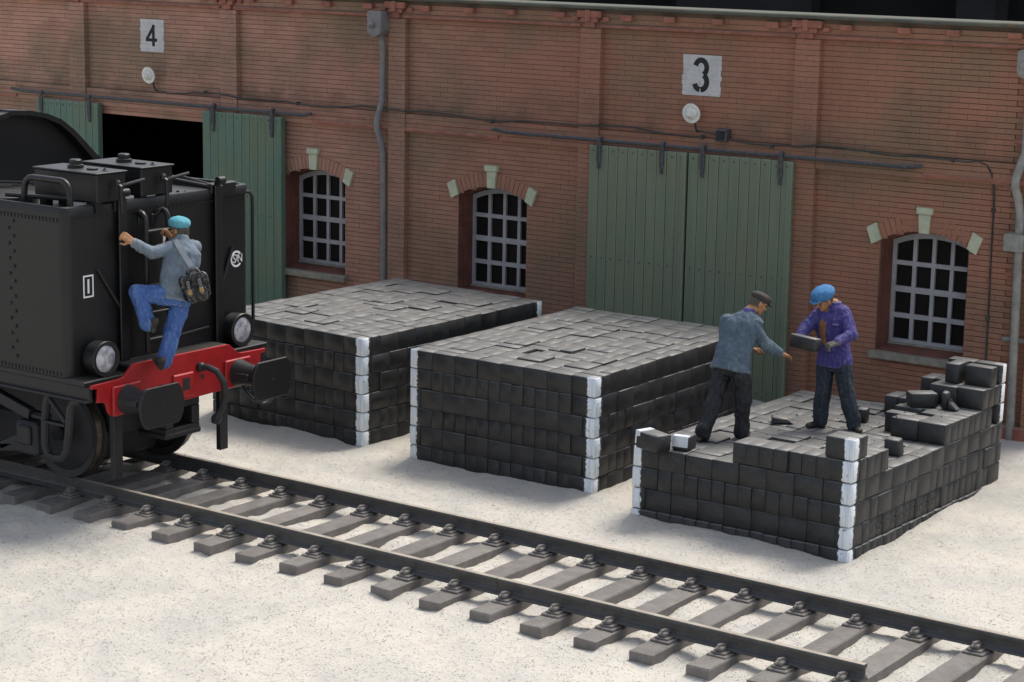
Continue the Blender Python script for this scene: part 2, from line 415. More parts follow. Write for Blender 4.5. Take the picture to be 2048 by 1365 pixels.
brick_list = []                                              # (s0, s1, z0, z1, d0, d1, full)
def lay(s0, s1, z0, z1, d0, d1, openings=False, L=.262, ph=0):
    k0 = math.ceil((z0-ZB)/H-1e-6); k = k0
    while ZB+(k+1)*H <= z1+.02:
        za = ZB+k*H; zm = za+H/2
        free = [(s0, s1)]
        if openings:
            for a, b in cuts(zm):
                nf = []
                for p, q in free:
                    if b <= p or a >= q: nf.append((p, q)); continue
                    if a > p: nf.append((p, a))
                    if b < q: nf.append((b, q))
                free = nf
        for p, q in free:
            x = ph+math.floor((p-ph)/L)*L-(L/2 if k % 2 else 0)
            while x < q:
                a = max(x, p); b = min(x+L, q)
                if b-a > .008: brick_list.append((a+.0014, b-.0014, za+.0042, za+H-.0042, d0, d1+rnd.uniform(-.002, .002), b-a > L-.004))
                x += L
        k += 1
gaps = [(PIL[i][1], PIL[i+1][0]) for i in range(6)]
ZL, ZBAND, ZC, ZT = ZB+50*H, ZB+54*H, ZB+74*H, 5.06
for a, b in gaps:
    lay(a, b, ZBAND, ZC, -.02, .0)
    lay(a, b, ZL, ZBAND, -.02, .075)
    lay(a, b, ZB, ZL, -.02, .0, True)
wall_n = len(brick_list)
for a, b in PIL: lay(a, b, ZB, ZC, -.02, .10, L=(b-a)/2, ph=a)
pil_bricks = brick_list[wall_n:]; del brick_list[wall_n:]
lay(S0+.3, S1, ZC, ZT, -.02, .075)
# backing masonry (mortar), pierced by the openings
mb = MB()
def backing(s0, s1, z0, z1, d): mb.box(s0, s1, -d, .02, z0, z1)
xs = sorted([S0]+[e for a, b in WIN for e in (a, b)]+list(OPEN_A[:2])+list(OPEN_B[:2])+[S1])
for i in range(len(xs)-1):
    a, b = xs[i], xs[i+1]; c = (a+b)/2
    if any(p < c < q for p, q in WIN):
        backing(a, b, ZB, WZ0, -.010)
        R_ = ARC_R; zc = WCR-ARC_R
        top = [(c+R_*math.sin(t), zc+R_*math.cos(t)) for t in np.linspace(-math.asin(.6325/R_), math.asin(.6325/R_), 13)]
        for j in range(12):
            (x0, z0), (x1, z1) = top[j], top[j+1]
            mb.prism([(x0, z0), (x1, z1), (x1, 3.0), (x0, 3.0)], W, -.02, -.010)
        backing(a, b, 3.0, ZT, -.010)
    elif OPEN_A[0] < c < OPEN_A[1]: backing(a, b, OPEN_A[2], ZT, -.010)
    elif OPEN_B[0] < c < OPEN_B[1]: backing(a, b, OPEN_B[2], ZT, -.010)
    else: backing(a, b, ZB, ZT, -.010)
for a, b in gaps:
    mb.box(a, b, -.066, .0, ZL+.006, ZBAND-.006)
for a, b in PIL: mb.box(a+.008, b-.008, -.09, 0, ZB, ZC)
mb.box(S0+.3, S1-.008, -.066, .0, ZC+.006, ZT)
mb.build('mortar_wall', MORTAR, shed)
# shed body: side walls, back, flat roof, floor, all dark inside
mb = MB()
mb.box(S0, S1, 4.6, 4.8, ZB, 4.72); mb.box(S0, S0+.2, .03, 4.6, ZB, 4.72); mb.box(S1-.21, S1-.01, .03, 4.6, ZB, 4.72)
mb.box(S0, S1, .03, 4.8, 4.722, 4.85)
mb.box(S0+.2, S1-.21, .03, 4.6, -.34, -.27)
mb.build('dark_interior', DARKROOM, shed)
# gable end, same bond, turned round the corner
m_ = MB()
for k in range(int((4.75-ZB)/H)):
    y = .03-(.13 if k % 2 else 0)
    while y < 4.78:
        y0 = max(y, .031); y1 = min(y+.262, 4.79)
        if y1-y0 > .03: m_.box(S1-.008, S1+.008+rnd.uniform(-.002, .002), y0+.0014, y1-.0014, ZB+k*H+.0042, ZB+(k+1)*H-.0042, skip='l')
        y += .262
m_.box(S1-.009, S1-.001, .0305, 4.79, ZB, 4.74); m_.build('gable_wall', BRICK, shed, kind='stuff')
# bricks: the 300 full ones that show largest are single objects, the rest are one mesh
full = sorted([b for b in brick_list if b[6] and b[2] > .3 and b[1] < -.02 and b[0] > -2.9], key=lambda b: -b[0]-.0*b[2])
full = [b for b in full if not (b[4] == -.02 and b[5] > .09)][:300]
fs_ = set(id(b) for b in full)
L_ = .262; ub = MB(); ub.box(-L_/2+.0014, L_/2-.0014, -.02, 0, -H/2+.0042, H/2-.0042, skip='k')
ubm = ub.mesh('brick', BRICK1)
for b in full:
    o = link('brick', ubm, shed, loc=((b[0]+b[1])/2, -b[5], (b[2]+b[3])/2))
mb = MB()
for b in brick_list:
    if id(b) in fs_: continue
    mb.box(b[0], b[1], -b[5], -b[4], b[2], b[3], skip='k')
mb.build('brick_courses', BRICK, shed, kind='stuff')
for a, b in PIL:
    mb = MB()
    for q in pil_bricks:
        if a-.01 < q[0] < b: mb.box(q[0], q[1], -q[5], -q[4], q[2], q[3], skip='k')
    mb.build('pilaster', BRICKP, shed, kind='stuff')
# mouldings
for a, b in gaps:
    for z0, z1, d in ((3.085, 3.135, .115), (3.205, 3.232, .095)):
        segs = [(a, b)]
        for p, q in ((-18.7, -11.9), (-8.28, -1.46)):
            if z0 < 3.2:
                segs = [(x, y) for s in segs for x, y in ((s[0], min(s[1], p)), (max(s[0], q), s[1])) if y-x > .05]
        for x, y in segs:
            m_ = MB(); m_.cbox(x+.002, y-.002, -d, -.06, z0, z1, .008); m_.build('string_moulding', TRIM, shed)
    m_ = MB(); m_.cbox(a+.002, b-.002, -.118, -.05, ZC+.015, ZC+.055, .008); m_.build('cornice_moulding', TRIM, shed)
    n = 4
    for i in range(n):
        x = a+(b-a)*(i+.5)/n+rnd.uniform(-.06, .06)
        m_ = MB(); m_.cbox(x-.09, x+.09, -.165, -.05, 4.925+rnd.uniform(-.008, .008), 5.005, .01); m_.build('dentil', TRIM, shed)
for a, b in PIL[:-1]:
    c = (a+b)/2
    m_ = MB()
    m_.cbox(a-.035, b+.035, -.175, -.05, 4.945, 5.045, .01); m_.cbox(a+.03, b-.03, -.160, -.05, 4.875, 4.943, .01)
    m_.cbox(a+.09, b-.09, -.150, -.05, 4.80, 4.873, .01); m_.cbox(c-.05, c+.03, -.20, -.165, 4.90, 5.055, .01)
    m_.cbox(a-.14, a-.045, -.13, -.05, 4.90, 4.96, .008); m_.cbox(b+.045, b+.14, -.13, -.05, 4.90, 4.96, .008)
    m_.build('pilaster_capital', TRIM, shed)
m_ = MB(); m_.cbox(S0+.2, S1+.03, -.16, .06, 5.062, 5.10, .010); m_.cbox(S0+.2, S1+.03, -.205, -.162, 5.070, 5.118, .010)
m_.cbox(S0+.2, S1+.03, -.158, .5, 5.102, 5.122, .006); m_.build('gutter', GUTTER, shed)
m_ = MB(); m_.cbox(-.55, S1, -.13, -.01, -.33, -.08, .015); m_.build('plinth', TRIM, shed)

# arched windows
def arch_pts(c, r, zc, half, n=14): return [(c+r*math.sin(t), zc+r*math.cos(t)) for t in np.linspace(-math.asin(half/r), math.asin(half/r), n)]
def window(a, b):
    c = (a+b)/2; zc = WCR-ARC_R; D = -.33
    w = MB()
    # reveal (jambs and soffit) lining the opening
    ap = arch_pts(c, ARC_R, zc, .6325)
    outer = [(a, WZ0)]+ap+[(b, WZ0)]
    def ring(pin, d0, d1):
        n = len(pin)
        vs = [W(x, z, d0) for x, z in pin]+[W(x, z, d1) for x, z in pin]
        w.add(vs, [(i, i+1, i+1+n, i+n) for i in range(n-1)], 0, False)
    ring(outer, -.009, -.16)
    inner = [(a+.035, WZ0+.02)]+[(c+(x-c)*.945, z-.035) for x, z in ap]+[(b-.035, WZ0+.02)]
    n = len(inner)
    w.add([W(x, z, -.16) for x, z in outer]+[W(x, z, -.16) for x, z in inner], [(i, i+1, i+1+n, i+n) for i in range(n-1)], 0, False)
    ring(inner, -.16, -.42)
    o = w.build('window', REVEAL, shed)
    m_ = MB(); m_.prism([(.004, WZ0+.012), (.36, .735), (.36, .55), (.004, .55)], lambda p, q, d: (d, p, q), a+.004, b-.004); m_.build('inner_ledge', REVEAL, o)
    m_ = MB(); m_.cbox(a+.04, b-.04, .27, .315, .722, .752, .008); m_.build('ledge_strip', SILL, o)
    m_ = MB(); m_.cbox(a-.07, b+.06, -.115, .10, .572, .672, .014, jit=.004); m_.build('sill', SILL, o)
    # frame: border, three uprights, three bars
    f = MB(); F0, F1 = D-.04, D
    fo = [(a+.03, .74), (b-.03, .74)]
    f.box(a+.03, b-.03, -F1, -F0, .742, .80); f.box(a+.03, a+.085, -F1, -F0, .80, 2.16); f.box(b-.085, b-.03, -F1, -F0, .80, 2.16)
    ro = arch_pts(c, ARC_R*.97, zc-.01, .60); ri = arch_pts(c, ARC_R*.93, zc-.03, .575)
    for i in range(len(ro)-1): f.prism([ro[i], ro[i+1], ri[i+1], ri[i]], W, F0-.001, F1+.001)
    f.build('frame', FRAME, o)
    x0, x1 = a+.085, b-.085; pw = (x1-x0)/4
    zs = [.80, 1.09, 1.155, 1.445, 1.525, 1.815, 1.875]
    for i in (1, 2, 3):
        m_ = MB(); x = x0+pw*i+rnd.uniform(-.006, .006); m_.box(x-.026, x+.026, -F1-.003, -F0, .80, 2.24-.06*abs(i-2)); m_.build('muntin', FRAME, o)
    for j in (1, 3, 5):
        m_ = MB(); m_.box(x0, x1, -F1-.0015, -F0, zs[j], zs[j+1]); m_.build('glazing_bar', FRAME, o)
    for i in range(4):
        for j in range(4):
            p0, p1 = x0+pw*i+.002, x0+pw*(i+1)-.002
            if j < 3: poly = [(p0, zs[2*j]-.01), (p1, zs[2*j]-.01), (p1, zs[2*j+1]+.01), (p0, zs[2*j+1]+.01)]
            else:
                tp = lambda x: zc-.01+math.sqrt((ARC_R*.95)**2-(x-c)**2)
                poly = [(p0, zs[6]-.01), (p1, zs[6]-.01), (p1, tp(p1)), ((p0+p1)/2, tp((p0+p1)/2)), (p0, tp(p0))]
            m_ = MB(); m_.prism(poly, W, F0-.012+rnd.uniform(-.003, .003), F0-.004); m_.build('pane', PANE, o)
    # voussoir arch, keystone and springer stones
    r0, r1 = ARC_R+.002, ARC_R+.205; tmax = math.asin(.6325/ARC_R)
    nv = 16
    for i in range(nv):
        t0 = -tmax*.93+2*tmax*.93*i/nv; t1 = -tmax*.93+2*tmax*.93*(i+1)/nv-.006
        if abs((t0+t1)/2) < .04: continue
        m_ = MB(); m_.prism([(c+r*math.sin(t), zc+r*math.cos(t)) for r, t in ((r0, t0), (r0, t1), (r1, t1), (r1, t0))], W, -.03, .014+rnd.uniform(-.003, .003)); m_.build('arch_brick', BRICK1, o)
    m_ = MB(); m_.prism([(c-.07, WCR-.012), (c+.07, WCR-.012), (c+.085, WCR+.24), (c-.085, WCR+.24)], W, -.02, .05)
    m_.cbox(c-.115, c+.115, -.075, .02, WCR+.242, WCR+.335, .012); bevel(m_.build('keystone', STONE, o), .006)
    for sg in (-1, 1):
        q = []
        for r, t in ((ARC_R-.012, tmax*.97), (ARC_R-.012, tmax*1.14+.03), (r1+.02, tmax*1.14), (r1+.02, tmax*.93)): q.append((c+sg*r*math.sin(t), zc+r*math.cos(t)))
        m_ = MB(); m_.prism(q, W, -.02, .05); bevel(m_.build('springer_stone', STONE, o), .008)
for a, b in WIN: window(a, b)

# sliding doors
def leaf(s0, s1, z0, z1, mat, straps, stile=None, lbl=None, d=.135):
    n = 10; pw = (s1-s0)/n
    fr = MB(); fr.box(s0+.01, s1-.01, -d-.012, -d+.055, z0, z1-.012)
    o = fr.build('sliding_door', mat, shed, label=lbl)
    for i in range(n):
        a = s0+pw*i+.004; b = s0+pw*(i+1)-.004
        m_ = MB(); m_.cbox(a, b, -d-.048+rnd.uniform(-.003, .003), -d+.06, z0-.004, z1+rnd.uniform(-.004, .004), .007); m_.build('plank', mat, o)
    if stile:
        for x in stile:
            m_ = MB(); m_.cbox(x-.04, x+.04, -d-.075, -d-.02, z0-.002, z1-.01, .01); m_.build('door_stile', mat, o)
    m_ = MB()
    for i in range(n):
        for z in (z1-.07, z0+(z1-z0)*.52, z0+.12):
            x = s0+pw*(i+.5)+rnd.uniform(-.01, .01)
            m_.lathe([(0, .013), (.008, .013), (.012, .008)], W(x, z, d+.048), (0, -1, 0), 6)
    m_.build('bolt_heads', IRON, o, kind='stuff')
    for x in straps:
        m_ = MB(); m_.cbox(x-.036, x+.036, -d-.085, -d-.045, z1-.22, z1+.045, .008)
        m_.cbox(x-.024, x+.024, -d-.080, -d-.045, z1-.33, z1-.215, .006)
        m_.tube([W(x, z1+.03, d+.065), W(x, z1+.085, d+.068), W(x, z1+.115, d+.04), W(x, z1+.10, d+.0)], .03, 8); m_.build('door_hanger', IRON, o)
    return o
leaf(-6.605, -4.985, -.26, 3.13, DOOR_A, (-6.43, -5.38), stile=(-5.02,), lbl='left leaf of the closed olive green doors')
leaf(-4.955, -3.325, -.26, 3.135, DOOR_A, (-4.72, -3.50), stile=(-3.35,), lbl='right leaf of the closed olive green doors')
leaf(-18.13, -16.60, -.26, 3.10, DOOR_B, (-17.98, -16.80), stile=(-16.63,), lbl='left leaf of the open doors, pushed left of the dark doorway')
leaf(-14.18, -12.47, -.26, 3.135, DOOR_B, (-13.93, -12.66), stile=(-12.50,), lbl='right leaf of the open doors, pushed right of the dark doorway')
for a, b in ((-8.31, -1.45), (-18.72, -11.86)):
    m_ = MB(); d = .15
    pts = [W(a-.02, 3.235, d+.03), W(a+.06, 3.232, d+.02), W(a+.16, 3.212, d+.0), W(a+.24, 3.205, d), W((a+b)/2, 3.2, d), W(b-.22, 3.195, d), W(b-.14, 3.2, d), W(b-.05, 3.222, d+.015), W(b+.0, 3.228, d+.02)]
    m_.tube(pts, .028, 8)
    for i in range(6):
        x = a+.5+(b-a-1)*i/5; m_.box(x-.02, x+.02, -d+.02, -.06, 3.175, 3.215)
    m_.build('door_rail', IRON, shed)
# painted numbers: white patches brushed straight on to the brick courses
def patch(s0, s1, z0, z1, digit, h, name_lbl):
    m_ = MB(); k = math.floor((z0-ZB)/H)
    while ZB+k*H < z1:
        za, zb = max(ZB+k*H+.003, z0), min(ZB+(k+1)*H-.003, z1)
        if zb-za > .012:
            m_.box(s0+rnd.uniform(-.012, .012), s1+rnd.uniform(-.012, .012), -.0085-rnd.uniform(0, .001), -.001, za, zb)
            m_.box(s0+.012, s1-.012, -.0045, -.001, za-.007, za-.0005)
        k += 1
    o = m_.build('number_patch', SIGNW, shed, label=name_lbl)
    c = (s0+s1)/2; zc = (z0+z1)/2; m_ = MB(); hh = h/2
    def stroke(p, wd, d=.0122):
        p = [Vector((x, 0, z)) for x, z in p]; n = len(p); L = []; Rr = []
        for i in range(n):
            t = (p[min(i+1, n-1)]-p[max(i-1, 0)]).normalized(); q = Vector((-t.z, 0, t.x))*wd/2
            L.append(p[i]+q); Rr.append(p[i]-q)
        for i in range(n-1):
            m_.prism([(v.x+c, v.z+zc) for v in (L[i], L[i+1], Rr[i+1], Rr[i])], W, .0095, d)
    if digit == '4':
        stroke([(.035, -hh), (.035, hh*.98)], .06); stroke([(.055, hh*.93), (-.115, -hh*.36)], .055, .0125); stroke([(-.14, -hh*.42), (.12, -hh*.42)], .055, .0119)
    else:
        r = h*.245
        stroke([(-.015+x*.86, r*.98+z) for x, z in arc((0, 0), r, 165, -62, 14)], .075)
        stroke([(-.015+x*.9, -r*.9+z) for x, z in arc((0, 0), r*1.03, 62, -88, 12)], .078, .0125)
        stroke([(-.015+x*.9, -r*.9+z) for x, z in arc((0, 0), r*1.03, -97, -165, 6)], .078, .0119)
    m_.build('number', SIGNK, o)
patch(-15.735, -15.195, 4.03, 4.565, '4', .36, 'white patch with a black 4 above the open doorway')
patch(-5.19, -4.575, 3.935, 4.495, '3', .43, 'white patch with a black 3 above the closed doors')

# things fixed to the wall
WM = Matrix.Translation((2.3535, 9.6248, 0)) @ Matrix.Rotation(.0115, 4, 'Z')
def wthing(name, label, cat, group, s, z, d=0):
    p = WM @ Vector(W(s, z, d)); return link(name, None, None, label, cat, group, loc=p, rot=(0, 0, .0115))
for s, z, lbl in ((-15.38, 3.675, 'round white wall lamp above the open dark doorway'), (-4.925, 3.72, 'round white wall lamp above the closed green doors')):
    o = wthing('wall_lamp', lbl, 'lamp', 'round white lamps on the brick wall', s, z)
    ax = Vector((.02, -1, -.14)).normalized(); c = ax*.20
    m_ = MB(); m_.tube([(0, .0, -.30), (0, -.05, -.26), (0, -.10, -.12), c-ax*.04], .014, 8); m_.build('bracket', CABLE, o)
    m_ = MB(); m_.lathe([(-.06, .05), (-.05, .09), (-.015, .135), (.0, .142), (.012, .138), (.016, .12), (.004, .09)], c, ax, 24); m_.build('shade', LAMPW, o)
    m_ = MB(); m_.lathe([(.0, .088), (.022, .086), (.04, .066), (.055, .055), (.085, .044), (.105, .02)], c, ax, 20); m_.build('bulb', LAMPW, o)
def hopper(o, mat, rounded):
    m_ = MB()
    if rounded:
        m_.prism([(x, z) for x, z in [(-.12, .16)]+arc((0, -.06), .12, 180, 360, 10)+[(.12, .16), (.06, .185), (-.06, .185)]], W, .06, .26)
    else:
        m_.prism([(-.135, .19), (-.135, -.10), (-.08, -.17), (.0, -.21), (.10, -.16), (.135, -.10), (.135, .19)], W, .07, .30)
    bevel(m_.build('hopper_head', mat, o), .018)
    m_ = MB(); dd = .26 if rounded else .30
    m_.lathe([(0, .045), (.03, .05), (.05, .035), (.075, .035), (.09, .015)], W(-.02, -.01, dd), (-.1, -1, -.1), 10); m_.build('overflow_nub', mat, o)
p1 = wthing('drainpipe', 'thin grey drainpipe between the two windows left of the closed doors', 'drainpipe', None, -10.50, 0)
m_ = MB(); m_.tube([W(.03, 4.62, .16), W(.03, 4.3, .10), W(.02, 3.52, .10), W(.008, 3.42, .13), W(-.018, 3.22, .18), W(-.018, 3.10, .18), W(.008, 2.90, .12), W(.03, 2.70, .085), W(.045, 1.5, .085), W(.06, -.32, .085)], .047, 12); m_.build('pipe', PIPE, p1)
def offset_part(o, dz):
    for ch in o.children:
        if ch.name.split('.')[0] in ('hopper_head', 'overflow_nub'): ch.location.z = dz
hopper(p1, PIPE, False); offset_part(p1, 4.70)
for z in (2.45, 1.52):
    m_ = MB(); m_.cbox(-.13, .21, -.05, .02, z, z+.06, .008); m_.build('pipe_clamp', TRIM, p1)
p2 = wthing('drainpipe', 'pale grey drainpipe with a square junction box at the right end of the wall', 'drainpipe', None, -.09, 0)
m_ = MB(); m_.tube([W(.0, 4.50, .16), W(.02, 4.2, .11), W(.02, 3.50, .11), W(-.01, 3.38, .15), W(-.05, 3.16, .21), W(-.05, 3.06, .21), W(-.02, 2.90, .15), W(.0, 2.70, .11), W(.03, 1.2, .11), W(.05, -.32, .10)], .055, 12); m_.build('pipe', PIPE_B, p2)
hopper(p2, PIPE_B, True); offset_part(p2, 4.62)
m_ = MB(); m_.cbox(-.15, .11, -.26, -.03, 2.24, 2.46, .014); m_.build('junction_box', PIPE_B, p2)
for z in (3.60, 2.78, 1.88, 1.03):
    m_ = MB(); m_.cbox(-.17, .19, -.055, .02, z, z+.055, .01); m_.build('pipe_clamp', TRIM if z != 1.03 else PIPE_B, p2)
def wcable(label, pts, s0, joints, r=.0135):
    o = wthing('wall_cable', label, 'cable', None, s0, 3.3)
    q = []
    for i in range(len(pts)-1):
        a = Vector(pts[i]); b = Vector(pts[i+1]); n = max(1, int((b-a).length/.16))
        for k in range(n):
            p = a.lerp(b, k/n); q.append(W(p.x-s0+rnd.uniform(-.003, .003), p.y-3.3+rnd.uniform(-.006, .006), p.z))
    q.append(W(pts[-1][0]-s0, pts[-1][1]-3.3, pts[-1][2]))
    m_ = MB(); m_.tube(q, r, 6); m_.build('cable_run', CABLE, o)
    for s, z, d in joints:
        m_ = MB(); m_.cbox(s-s0-.026, s-s0+.026, -d-.02, -d+.045, z-3.3-.028, z-3.3+.028, .006); m_.build('cable_clip', CABLE, o)
    return o
path = []
for a, b in PIL: path += [(a-.02, .03), (a, .125), (b, .125), (b+.02, .03)]
def zc_at(s): return 3.385+.025*math.sin(s*1.7)+.02*math.sin(s*3.9)-(.045 if s > -4.2 else 0)
def run(sa, sb):
    pts = [(sa, zc_at(sa), .095)]
    for s, d in path:
        if sa < s < sb: pts.append((s, zc_at(s), max(d, .095)))
    pts.append((sb, zc_at(sb), .095))
    out = []
    for i in range(len(pts)-1):
        a, b = Vector(pts[i]), Vector(pts[i+1]); n = max(1, int((b-a).length/.5))
        for k in range(n):
            p = a.lerp(b, k/n); out.append((p.x, zc_at(p.x), p.z))
    return out+[pts[-1]]
wcable('thin dark cable along the wall from the lamp under 4 to the doors under 3', [(-15.32, 3.38, .03), (-15.2, 3.385, .09)]+run(-15.0, -4.88), -15.32, [(-14.2, zc_at(-14.2), .095), (-12.2, zc_at(-12.2), .095), (-8.4, zc_at(-8.4), .095), (-4.8, zc_at(-4.8), .095)])
wcable('thin dark cable bending down the wall to the right of the right-hand window', [(-4.87, 3.44, .06), (-4.72, 3.43, .09), (-4.62, 3.42, .09)]+run(-4.55, -.85)+[(-.70, 3.345, .095), (-.58, 3.30, .095), (-.51, 3.20, .10), (-.49, 3.02, .06), (-.485, 2.75, .03), (-.47, 1.6, .03), (-.455, .4, .03), (-.45, -.3, .03)], -4.87, [(-3.7, zc_at(-3.7), .095), (-1.05, zc_at(-1.05), .095), (-.485, 2.72, .03), (-.47, 1.3, .03)])
o = link('junction_box', None, None, 'small black square box on the cable right of the lamp under 3', 'junction box', loc=WM @ Vector(W(-4.47, 3.41, 0)), rot=(0, 0, .0115))
m_ = MB(); m_.cbox(-.09, .09, -.155, -.0, -.085, .085, .012); m_.build('box_body', IRON, o)
m_ = MB(); m_.cbox(-.068, .068, -.162, -.15, -.063, .063, .005); m_.build('box_lid', SIGNK, o)

# ------------------------------------------------------------------ railway track
TIE = paint('sleeper_grey_brown', (.205, .188, .172), (.165, .150, .138), 7, .72, .3, speck=((.36, .35, .33), .35, 80, .66), bump=.25, bscale=60)
RAILM = None
def rail_mat():
    g = NG('rail_dark'); nz = g.sep(g.nrm)[2]; p = g.sep(g.pos)
    c = g.mix(g.ramp(g.noise(9, 4), .35, .65), (.072, .070, .068), (.056, .054, .053))
    head = g.math('MULTIPLY', g.ramp(nz, .75, .97), g.ramp(p[2], -.02, -.008))       # worn running surface
    c = g.mix(head, c, g.mix(g.ramp(g.noise(6, 3), .35, .65), (.40, .355, .285), (.31, .275, .225)))
    foot = g.math('MULTIPLY', g.ramp(nz, .5, .9), g.ramp(p[2], -.06, -.10)); c = g.mix(g.math('MULTIPLY', foot, .5), c, (.12, .12, .12))
    c = g.mix(g.math('MULTIPLY', g.ramp(g.noise(75, 1), .7, .78), .4), c, (.45, .45, .44))
    g.bump(g.noise(50, 2), .15, .004)
    return g.fin(c, .5, .45)
RAILM = rail_mat()
track = link('railway_track', None, None, 'single dark railway track with wooden sleepers lying in white sand', 'railway track', loc=(0, .7175, 0))
def rail(yc, x0, x1):
    y = yc-.7175
    pr = [(-.065, -.158), (.065, -.158), (.065, -.146), (.018, -.128), (.009, -.11), (.009, -.048), (.035, -.036), (.036, -.010), (.028, -.001), (-.028, -.001), (-.036, -.010), (-.035, -.036), (-.009, -.048), (-.009, -.11), (-.018, -.128), (-.065, -.146)]
    m_ = MB(); m_.prism(pr, lambda a, b, d: (d, y+a, b), x0, x1); return m_.build('rail', RAILM, track)
rail(-.035, -14, .965); rail(-.035, .970, 4.905); rail(1.47, -14, 9.0)
m_ = MB(); y = -.035-.7175
tie_ms = []
for k in range(4):
    q = MB(); q.cbox(0, .25, -1.27, 1.27, -.34, -.19, .012, jit=.005); tie_ms.append(q.mesh('sleeper', TIE))
cm = MB()                                                     # one rail chair: base plate, raised rib, clip and bolt
cm.cbox(-.088, .088, -.175, -.02, -.192, -.170, .006); cm.cbox(-.062, .062, -.145, -.03, -.1705, -.152, .006)
cm.cbox(-.030, .030, -.135, -.055, -.153, -.115, .01); cm.tube([(-.02, -.15, -.135), (-.01, -.10, -.105), (.005, -.055, -.108), (.01, -.03, -.125)], .014, 6)
cm.lathe([(0, .018), (.018, .018), (.022, .010)], (-.012, -.105, -.118), (0, 0, 1), 6)
cm = cm.mesh('rail_chair', TIE)
cm2 = cm
for i in range(-10, 23):
    x = -6.2533+.6035*i
    o = link('sleeper', tie_ms[i % 4], track, loc=(x, 0, rnd.uniform(-.006, .004)), rot=(0, 0, rnd.uniform(-.008, .008)))
    for yy, fl in ((-.7525, 1), (-.7525, -1), (.7525, 1), (.7525, -1)):
        if yy < 0 and x > 4.7: continue
        if (x < -5.6 or x > 6.6): continue
        c = link('rail_chair', cm, o, loc=(.125, yy, .0)); c.scale = (1.15, 1.12, 1.12); c.location.z = .021
        if fl < 0: c.rotation_euler.z = math.pi

# ------------------------------------------------------------------ coal briquettes
def coal_mat(name, corner=None):
    """black painted briquette with pale dust on its upper faces; corner = (hx, hy, sx, sy): whitewashed vertical edge"""
    g = NG(name)
    oi = g.n('ShaderNodeObjectInfo'); tc = g.n('ShaderNodeTexCoord'); oc = tc.outputs['Object']
    c = g.mix(g.ramp(g.noise(6, 4), .35, .65), (.029, .0285, .028), (.021, .021, .022))
    nz = g.sep(g.nrm)[2]
    d = g.math('MULTIPLY', g.ramp(nz, .45, .95), g.ramp(g.noise(3.5, 5, rough=.7), .2, .6, .80, 1))
    c = g.mix(g.math('MULTIPLY', d, .93), c, g.mix(g.ramp(oi.outputs['Random'], 0, 1), (.190, .187, .178), (.200, .197, .188)))
    e = g.math('MULTIPLY', g.edge(.016), g.ramp(g.noise(24, 3), .45, .62)); c = g.mix(g.math('MULTIPLY', e, .55), c, (.19, .20, .235))
    s = g.math('MULTIPLY', g.ramp(g.noise(75, 1), .70, .76), .45); c = g.mix(s, c, (.30, .30, .30))
    st = g.n('ShaderNodeMapping'); g.l(oc, st.inputs[0]); st.inputs['Scale'].default_value = (45, 45, 2.5)
    rib = g.noise(1.0, 2, st.outputs[0])
    if corner:
        hx, hy, sx, sy = corner; o3 = g.sep(oc); nz_ = g.math('MULTIPLY', g.math('SUBTRACT', g.noise(22, 3), .5), .07)
        fx = g.math('ADD', g.math('MULTIPLY', o3[0], sx), nz_); fy = g.math('ADD', g.math('MULTIPLY', o3[1], sy), nz_)
        k = g.math('MULTIPLY', g.ramp(fx, hx-.118, hx-.108), g.ramp(fy, hy-.118, hy-.108))
        k = g.math('MULTIPLY', k, g.ramp(g.noise(14, 4), .28, .38, .35, 1)); k = g.math('MULTIPLY', k, g.ramp(nz, .75, .9, 1, .25))
        c = g.mix(k, c, g.mix(g.ramp(rib, .4, .7), (.80, .85, .89), (.60, .66, .72)))
    b = g.bump(rib, .22, .006); g.bump(g.noise(55, 3), .45, .008, b)
    return g.fin(c, .50, .5)
COAL = coal_mat('coal_black')
BL, BW, BH = .3368, .1678, .2335
variants = {}
def bmesh(kind, i):
    if (kind, i) not in variants:
        r = random.Random(100*i+len(kind)); q = MB()
        l, w, h = {'b': (BL, BW, BH), 'half': (BL*.5, BW, BH), 'sq': (BL, BL, BH)}[kind]
        q.cbox(-l/2, l/2, -w/2, w/2, 0, h, .0085, jit=.0030, R=r)
        variants[(kind, i)] = q.mesh('briquette', COAL, 60)
    return variants[(kind, i)]
corner_cache = {}
def corner_mesh(sx, sy, along):
    if (sx, sy, along) not in corner_cache:
        l, w = (BL, BW) if along == 0 else (BW, BL); q = MB()
        q.cbox(-l/2, l/2, -w/2, w/2, 0, BH, .014, jit=.003)
        corner_cache[(sx, sy, along)] = q.mesh('briquette', coal_mat('coal_whitewashed_edge', (l/2, w/2, sx, sy)), 60)
    return corner_cache[(sx, sy, along)]
